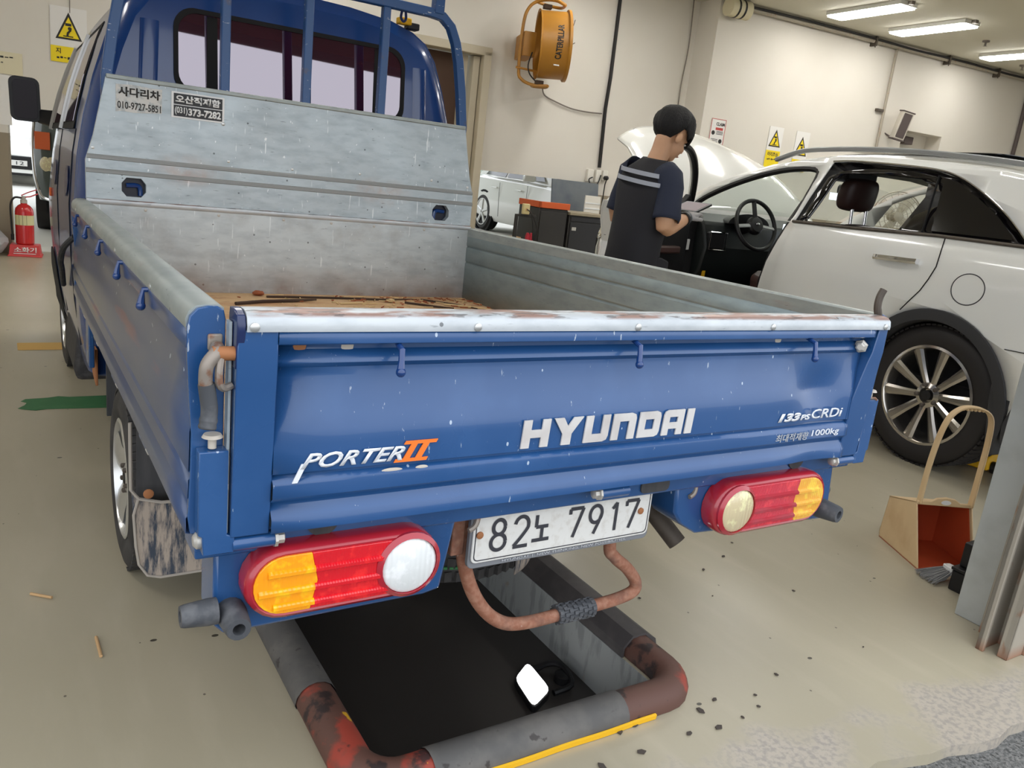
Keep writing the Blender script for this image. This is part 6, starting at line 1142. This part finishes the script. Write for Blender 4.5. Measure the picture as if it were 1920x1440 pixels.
def vs(y, k, dz=0): return [(x * k, y, z) for x, z in ((-.93, .42), (-1.0, .7), (-1.02, 1.1), (-.98, 1.5), (-.9, 1.85), (-.7, 1.98), (.7, 1.98), (.9, 1.85), (.98, 1.5), (1.02, 1.1), (1.0, .7), (.93, .42))]
MB().rings([vs(.0, .80), vs(.06, .93), vs(.2, .99), vs(.5, 1.0), vs(4, 1.0)]).build('body', 'van', t, smooth=50)
MB().rings([[(x, y, z) for x, y, z in ((-.93, .04, z), (-.78, -.02, z), (-.78, -.03, z), (-.95, .02, z))] for z in (1.04, 1.25)]).build('turn_lamp', 'orange', t, bevel=.01); MB().lathe([(.10, 0), (.10, .02), (.08, .03), (0, .035)], (-.80, .03, .87), (-.2, -1, 0)).build('headlamp', 'clear_faded', t)
MB().tube(smoothpath([(-.93, .10, 1.6), (-.965, .12, 1.2), (-.96, .12, .8), (-.90, .1, .5), (-.78, .02, .43)], 5), .025, 8).build('chrome_strip', 'chrome', t); MB().b2((-.7, -.01, .5), (.7, .02, .8)).build('grille', 'black', t)
for x in (-.88, .88): MB().cyl((x - .1, .75, .36), (x + .1, .75, .36), .36, 24).build('wheel', 'suvtire', t)
MB().b2((-.85, .2, .25), (.85, 3.8, .45)).build('underbody', 'matteblack', t)

# ------------------------------------------------------------------ litter in the truck bed
def inT(o): o.rotation_euler.x = -.0129; return o
TM = Matrix.Rotation(-.0129, 4, 'X')
def twig(pts, r, m, label, cat='twig', group='twigs in the truck bed', name='twig'):
    P_ = [TM @ Vector((x, y, .8 + r + .0005)) for x, y in pts]; tag(MB().tube(P_, [r] * (len(P_) - 1) + [r * .5], 6).build(name, m), label, cat, group)
twig([(-.34, 1.93), (-.22, 1.99), (-.08, 2.02), (.02, 2.05)], .007, 'twig', 'dark curved twig at the left of the truck bed litter')
twig([(-.17, 2.12), (.1, 2.12), (.33, 2.1), (.52, 2.12)], .005, 'twig', 'long thin dark twig lying along the headboard foot'); twig([(.42, 2.03), (.52, 1.94), (.60, 1.90)], .005, 'twig', 'short dark twig below the long one in the truck bed')
twig([(.60, 2.0), (.72, 1.92), (.78, 1.88)], .005, 'straw', 'pale straw stalk near the right bed corner'); twig([(.54, 2.12), (.66, 2.0), (.72, 1.9)], .0045, 'twig', 'bent twig near the right side board of the truck bed'); twig([(.1, 1.98), (.2, 2.0), (.3, 1.99)], .004, 'straw', 'pale straw stalk in the middle of the truck bed')
r2 = random.Random(8); mb = MB(); mc = MB()
for k in range(130):
    x = r2.gauss(.5, .22) if k % 3 else r2.uniform(-.6, .78); y = 2.18 - abs(r2.gauss(0, .16)); x = max(-.8, min(.8, x)); a = r2.uniform(0, PI); l = r2.uniform(.01, .045)
    (mb if k % 2 else mc).box(TM @ Vector((x, y, .8045)), (l, .004, .004), (0, 0, a))
o = MB(); o.v = mb.v; o.f = mb.f; tag(o.build('straw_litter', 'straw', smooth=0), 'loose pale straw and splinters scattered over the truck bed', 'litter', kind='stuff')
o = MB(); o.v = mc.v; o.f = mc.f; tag(o.build('bark_litter', 'chip', smooth=0), 'brown bark splinters scattered along the headboard foot', 'litter', kind='stuff')
for x, y, s_, m_, lb in ((-.52, 2.16, .03, 'chip', 'rust brown clod of leaves at the left end of the bed'), (-.19, 2.17, .02, 'chip', 'small brown clod right of the larger one in the bed'), (.36, 2.05, .016, 'straw', 'pale pebble on the truck bed')):
    mb = MB().sphere(TM @ Vector((x, y, .8 + s_ * .5)), s_, (1.2, 1, .5), 10); mb.v = [(a + r2.uniform(-.2, .2) * s_, b + r2.uniform(-.2, .2) * s_, c + r2.uniform(0, .15) * s_) for a, b, c in mb.v]; tag(mb.build('debris_clod', m_, smooth=0), lb, 'debris')

# ------------------------------------------------------------------ the mechanic
PR = thing('person', 'young man in black vest and navy shirt bending his head over a tablet', 'person', (2.233, 2.65, 0), (0, 0, -PI / 2))
HC = Vector((0, .142, 1.728)); fd_ = Vector((0, .88, -.475)); hu = Vector((0, .475, .88)); hx = Vector((1, 0, 0))
def H(x, f, u): return HC + (hx * x + fd_ * f + hu * u) * 1.12
ARM = {1: [(.175, .02, 1.455), (.215, .01, 1.36), (.25, -.03, 1.185), (.215, .09, 1.215), (.172, .20, 1.245), (.16, .235, 1.258)], -1: [(-.175, .02, 1.475), (-.215, .02, 1.37), (-.24, .0, 1.20), (-.17, .14, 1.235), (-.10, .26, 1.27), (-.085, .29, 1.28)]}
def oval(cx, cy, z, rx, ry, n=32, p=2.5, tilt=0.0): return [(cx + rx * math.copysign(abs(math.cos(a)) ** (2 / p), math.cos(a)), cy + ry * math.copysign(abs(math.sin(a)) ** (2 / p), math.sin(a)), z + tilt * rx * math.cos(a)) for a in [2 * PI * k / n for k in range(n)]]
mb = MB()
mb.rings([oval(0, y, z, rx, ry, 24, 2.3) for y, z, rx, ry in ((-.02, .78, .09, .08), (-.025, .84, .165, .12), (-.03, .93, .175, .125), (-.025, 1.05, .155, .11), (-.01, 1.16, .148, .105), (.005, 1.28, .168, .115), (.02, 1.38, .178, .115), (.025, 1.45, .165, .10), (.03, 1.50, .12, .08), (.04, 1.55, .07, .06))])
mb.tube(smoothpath([(0, .035, 1.50), (0, .05, 1.56), (0, .075, 1.62), tuple(H(0, -.025, -.03)), tuple(H(0, -.005, .03))], 3), .060, 16)
for sg in (1, -1):
    mb.tube(smoothpath(ARM[sg], 3), [.066] * 3 + [.058] * 3 + [.049, .048, .049] + [.047, .042, .038] + [.034, .032, .031] + [.030], 14)
    mb.tube(smoothpath([(sg * .09, -.02, .95), (sg * .10, -.02, .86), (sg * .11, .0, .68), (sg * .115, .02, .50), (sg * .118, .0, .32), (sg * .12, -.02, .10), (sg * .12, -.01, .05)], 3), [.085] * 3 + [.095] * 3 + [.075] * 3 + [.06] * 3 + [.058] * 3 + [.042] * 3 + [.04], 14)
    mb.tube([(sg * .122, -.05, .045), (sg * .125, .05, .045), (sg * .13, .15, .035)], [.035, .036, .028], 12)
RH = Matrix(((1, 0, 0), (0, fd_.y, hu.y), (0, fd_.z, hu.z)))
mb.sphere(H(0, -.005, .030), 1.12, (.076, .098, .092), 20, RH.to_4x4())          # cranium
mb.sphere(H(0, .040, -.045), 1.12, (.060, .062, .078), 18, RH.to_4x4())          # face
mb.sphere(H(0, .062, -.100), 1.12, (.030, .030, .024), 12, RH.to_4x4())          # chin
for sg in (-1, 1):
    mb.sphere(H(sg * .034, .070, -.045), 1.12, (.026, .026, .024), 10, RH.to_4x4())    # cheek
    mb.sphere(H(sg * .081, -.006, -.026), 1.1, (.013, .023, .034), 10, RH.to_4x4())   # ear
    mb.sphere(H(sg * .030, .086, .010), 1, (.020, .010, .008), 8, RH.to_4x4())      # brow
mb.tube([H(0, .092, .0), H(0, .112, -.030), H(0, .116, -.042)], [.008, .012, .013], 8); mb.sphere(H(0, .104, -.045), 1, (.017, .012, .010), 8, RH.to_4x4())
mb.sphere(H(0, .094, -.072), 1, (.024, .010, .011), 10, RH.to_4x4())          # mouth mound
bo = mb.build('body', 'skin', PR, smooth=180, fix=True)
q = bo.modifiers.new('fuse', 'REMESH'); q.mode = 'VOXEL'; q.voxel_size = .007; q.use_smooth_shade = True
q = bo.modifiers.new('relax', 'SMOOTH'); q.factor = .5; q.iterations = 3
MB().sphere(H(0, .1045, -.072), 1, (.020, .004, .005), 10, RH.to_4x4()).build('mouth', 'lips', PR)
for sg in (-1, 1):
    e_ = MB().sphere(H(sg * .031, .0885, -.008), 1, (.013, .006, .006), 10, RH.to_4x4()).build('eye', 'eyewhite', PR); MB().sphere(H(sg * .031, .0945, -.010), 1, (.005, .002, .005), 8, RH.to_4x4()).build('iris', 'matteblack', e_)
    MB().sphere(H(sg * .032, .094, .014), 1, (.018, .004, .004), 8, RH.to_4x4()).build('eyebrow', 'hair', PR)
# hair: full on top, short towards the nape, fringe over the forehead
def hairp(th, ph):   # th from crown 0 downwards, ph around (0 = face)
    c = math.cos(ph); lim = (.10 * math.sin(ph * 11 + 1) + .07 * math.sin(ph * 17)) * (c > .1) * min(1, c * 2) + interp([(-1, 2.62), (-.5, 2.50), (-.2, 1.98), (.0, 1.52), (.2, 1.62), (.4, 1.50), (.6, 1.52), (1, 1.50)], c); t_ = th * lim
    k = 1.0 + .03 * math.sin(ph * 9 + t_ * 4) * math.sin(t_) + .012 * math.sin(ph * 23)
    th_ = interp([(0, .034), (.5, .034), (.75, .024), (.9, .010 if c < .1 else .022), (1, .003 if c < .1 else .018)], th)
    x = (.078 + th_) * math.sin(t_) * math.sin(ph) * k; f = (.102 + th_) * math.sin(t_) * c * k - .004; u = (.094 + th_) * math.cos(t_) + .026
    if c > .35 and th > .75: u -= (th - .75) * .10; f += .006
    return H(x, f, u)
hr = MB().grid([i / 14 for i in range(15)], linspace(0, 2 * PI, 61), lambda a, b: hairp(max(a, .001), b)).build('hair', 'hair', PR, smooth=70, solid=.012, off=-1)
# clothes
def wr(rings, amp, fr):
    return [[(x + amp * math.sin(z * fr + k * 1.1) * (1 - i / len(rings) * .6), y + amp * math.cos(z * fr * .8 + k * .9), z) for k, (x, y, z) in enumerate(r)] for i, r in enumerate(rings)]
TOR = [(.01, -.035, .86, .180, .135), (.01, -.035, .95, .180, .136), (.01, -.03, 1.05, .178, .132), (.005, -.02, 1.15, .182, .134), (.0, .0, 1.26, .198, .142), (0, .015, 1.36, .208, .146), (0, .02, 1.43, .205, .138), (0, .025, 1.475, .185, .122), (0, .03, 1.51, .150, .104), (0, .036, 1.54, .108, .088), (0, .043, 1.565, .079, .076), (0, .046, 1.575, .072, .07)]
MB().rings(wr([oval(a, b, z, rx, ry, tilt=-.10 * max(0, min(1, (z - 1.1) / .3))) for a, b, z, rx, ry in TOR], .006, 14), caps=False).build('vest', 'vest', PR, smooth=60, solid=.006)
def band(z, nm): MB().rings([[(x * 1.0, y, z + dz - .2 * x * .0 + (-.10) * x) for x, y in [(cx_, cy_)] for dz in (-.0125, .0125)] + [(x * .99, y + .004, z + dz + (-.10) * x) for x, y in [(cx_, cy_)] for dz in (.0125, -.0125)] for cx_, cy_ in [((interp([(1.42, .213), (1.50, .196)], z)) * math.copysign(abs(math.cos(a)) ** .8, math.cos(a)), .015 - .002 + (interp([(1.42, .155), (1.50, .133)], z)) * math.copysign(abs(math.sin(a)) ** .8, math.sin(a))) for a in linspace(PI * 1.06, PI * 1.94, 24)]]).build('reflective_band', 'reflective', PR, smooth=40)
band(1.487, 'a'); band(1.437, 'b')
for sg in (1, -1):
    a, b, c = [Vector(ARM[sg][i]) for i in (0, 1, 2)]
    P = [a + Vector((-sg * .045, 0, .035)), a + Vector((sg * .0, 0, .012)), a * .5 + b * .5 + Vector((sg * .004, 0, 0)), b * .75 + c * .25, b * .35 + c * .65, b * .22 + c * .78]
    R_ = [.082, .082, .080, .080, .083, .082]; mb = MB().tube(P, R_, 20, caps=False); mb.v = [(x + .004 * math.sin(z * 50 + y * 30), y + .004 * math.cos(z * 40), z) for x, y, z in mb.v]
    MB.build(mb, 'shirt_sleeve', 'shirt', PR, smooth=60, solid=.006)
tr_ = MB().rings([oval(0, -.03, z, rx, ry) for z, rx, ry in ((1.0, .165, .125), (.92, .17, .128), (.84, .172, .13))], caps=False).build('trouser_hips', 'trousers', PR, smooth=60, solid=.006)
for sg in (1, -1): MB().rings(wr([oval(sg * x, y, z, r, r * 1.05, 20, 2) for x, y, z, r in ((.102, -.02, .88, .112), (.106, -.01, .72, .098), (.113, .02, .50, .080), (.118, .0, .30, .074), (.12, -.015, .09, .072))], .005, 18), caps=False).build('trouser_leg', 'trousers', PR, smooth=60, solid=.005)
for sg in (1, -1): MB().rings([[(sg * .127 + w_ * math.cos(k), y, max(.004, z + h_ * math.sin(k))) for k in linspace(0, 2 * PI, 17)[:-1]] for y, z, w_, h_ in ((-.085, .05, .034, .046), (-.03, .065, .048, .064), (.06, .05, .050, .048), (.15, .04, .050, .036), (.19, .032, .034, .026))]).build('shoe', 'shoe', PR, smooth=60)
MB().rings([[(.165, y, z), (.188, y, z), (.192, y, z - .15), (.165, y, z - .15)] for y, z in ((-.02, 1.0), (.05, 1.0), (.11, .98))]).build('hip_pocket', 'vest', PR, bevel=.01)
# gloved hands: palm, five fingers, cuff
def hand(sg, wrist, fwd, up_):
    w_ = Vector(wrist); F = Vector(fwd).normalized(); U = Vector(up_); U = (U - F * U.dot(F)).normalized(); X = F.cross(U) * sg        # X points to the thumb side
    mb = MB(); g = lambda f, x, u: w_ + F * f + X * x + U * u
    mb.rings([[g(f, x * hw, u * th) for x, u in ((-1, -.6), (-.6, -1), (.6, -1), (1, -.6), (1, .6), (.6, 1), (-.6, 1), (-1, .6))] for f, hw, th in ((-.02, .028, .022), (.02, .034, .020), (.06, .044, .019), (.10, .046, .016), (.112, .042, .013))])
    for x, l, bend in ((.033, .072, .5), (.011, .082, .55), (-.012, .076, .62), (-.034, .058, .7)):
        P = [g(.095, x, 0), g(.10 + l * .40, x * 1.08, -.004 * bend), g(.10 + l * .72, x * 1.12, -.018 * bend), g(.10 + l, x * 1.12, -.045 * bend)]; mb.tube(smoothpath(P, 3), [.0105] * 4 + [.0098] * 3 + [.0088, .0084, .007], 8)
    mb.tube(smoothpath([g(.015, .028, -.004), g(.045, .055, -.012), (g(.075, .066, -.020)), g(.10, .062, -.028)], 3), [.014] * 4 + [.012] * 3 + [.011, .010, .008], 8)
    o = mb.build('glove', 'glove', PR, smooth=180); q = o.modifiers.new('fuse', 'REMESH'); q.mode = 'VOXEL'; q.voxel_size = .004; q.use_smooth_shade = True; q = o.modifiers.new('relax', 'SMOOTH'); q.iterations = 2
    MB().tube([g(-.05, 0, 0), g(-.035, 0, 0), g(-.012, 0, 0)], [.041, .043, .040], 16, caps=False).build('glove_cuff', 'black', o, solid=.004); MB().tube([g(-.012, 0, 0), g(.004, 0, 0)], [.0405, .039], 16, caps=False).build('cuff_band', 'greyboard', o, solid=.003)
hand(1, (.168, .21, 1.250), (-.42, .86, .22), (.1, -.2, 1)); hand(-1, (-.105, .25, 1.262), (.28, .9, .18), (-.15, -.2, 1))
# the tablet he holds
t = thing('tablet', 'dark tablet held flat in the mechanic gloved hands', 'tablet', (2.233, 2.65, 0), (0, 0, -PI / 2))
Tm = Matrix.Translation((.01, .385, 1.318)) @ Matrix.Rotation(math.radians(24), 4, 'X')
MB().poly(rrect(-.115, -.07, .115, .075, .012, 4), lambda a, b: (a, b, 0), thick=(0, 0, -.012)).xf(Tm).build('case', 'black', t, bevel=.003); MB().poly(rrect(-.102, -.058, .102, .063, .004, 3), lambda a, b: (a, b, .0006), thick=(0, 0, .001)).xf(Tm).build('screen', 'tablet', t, smooth=0)
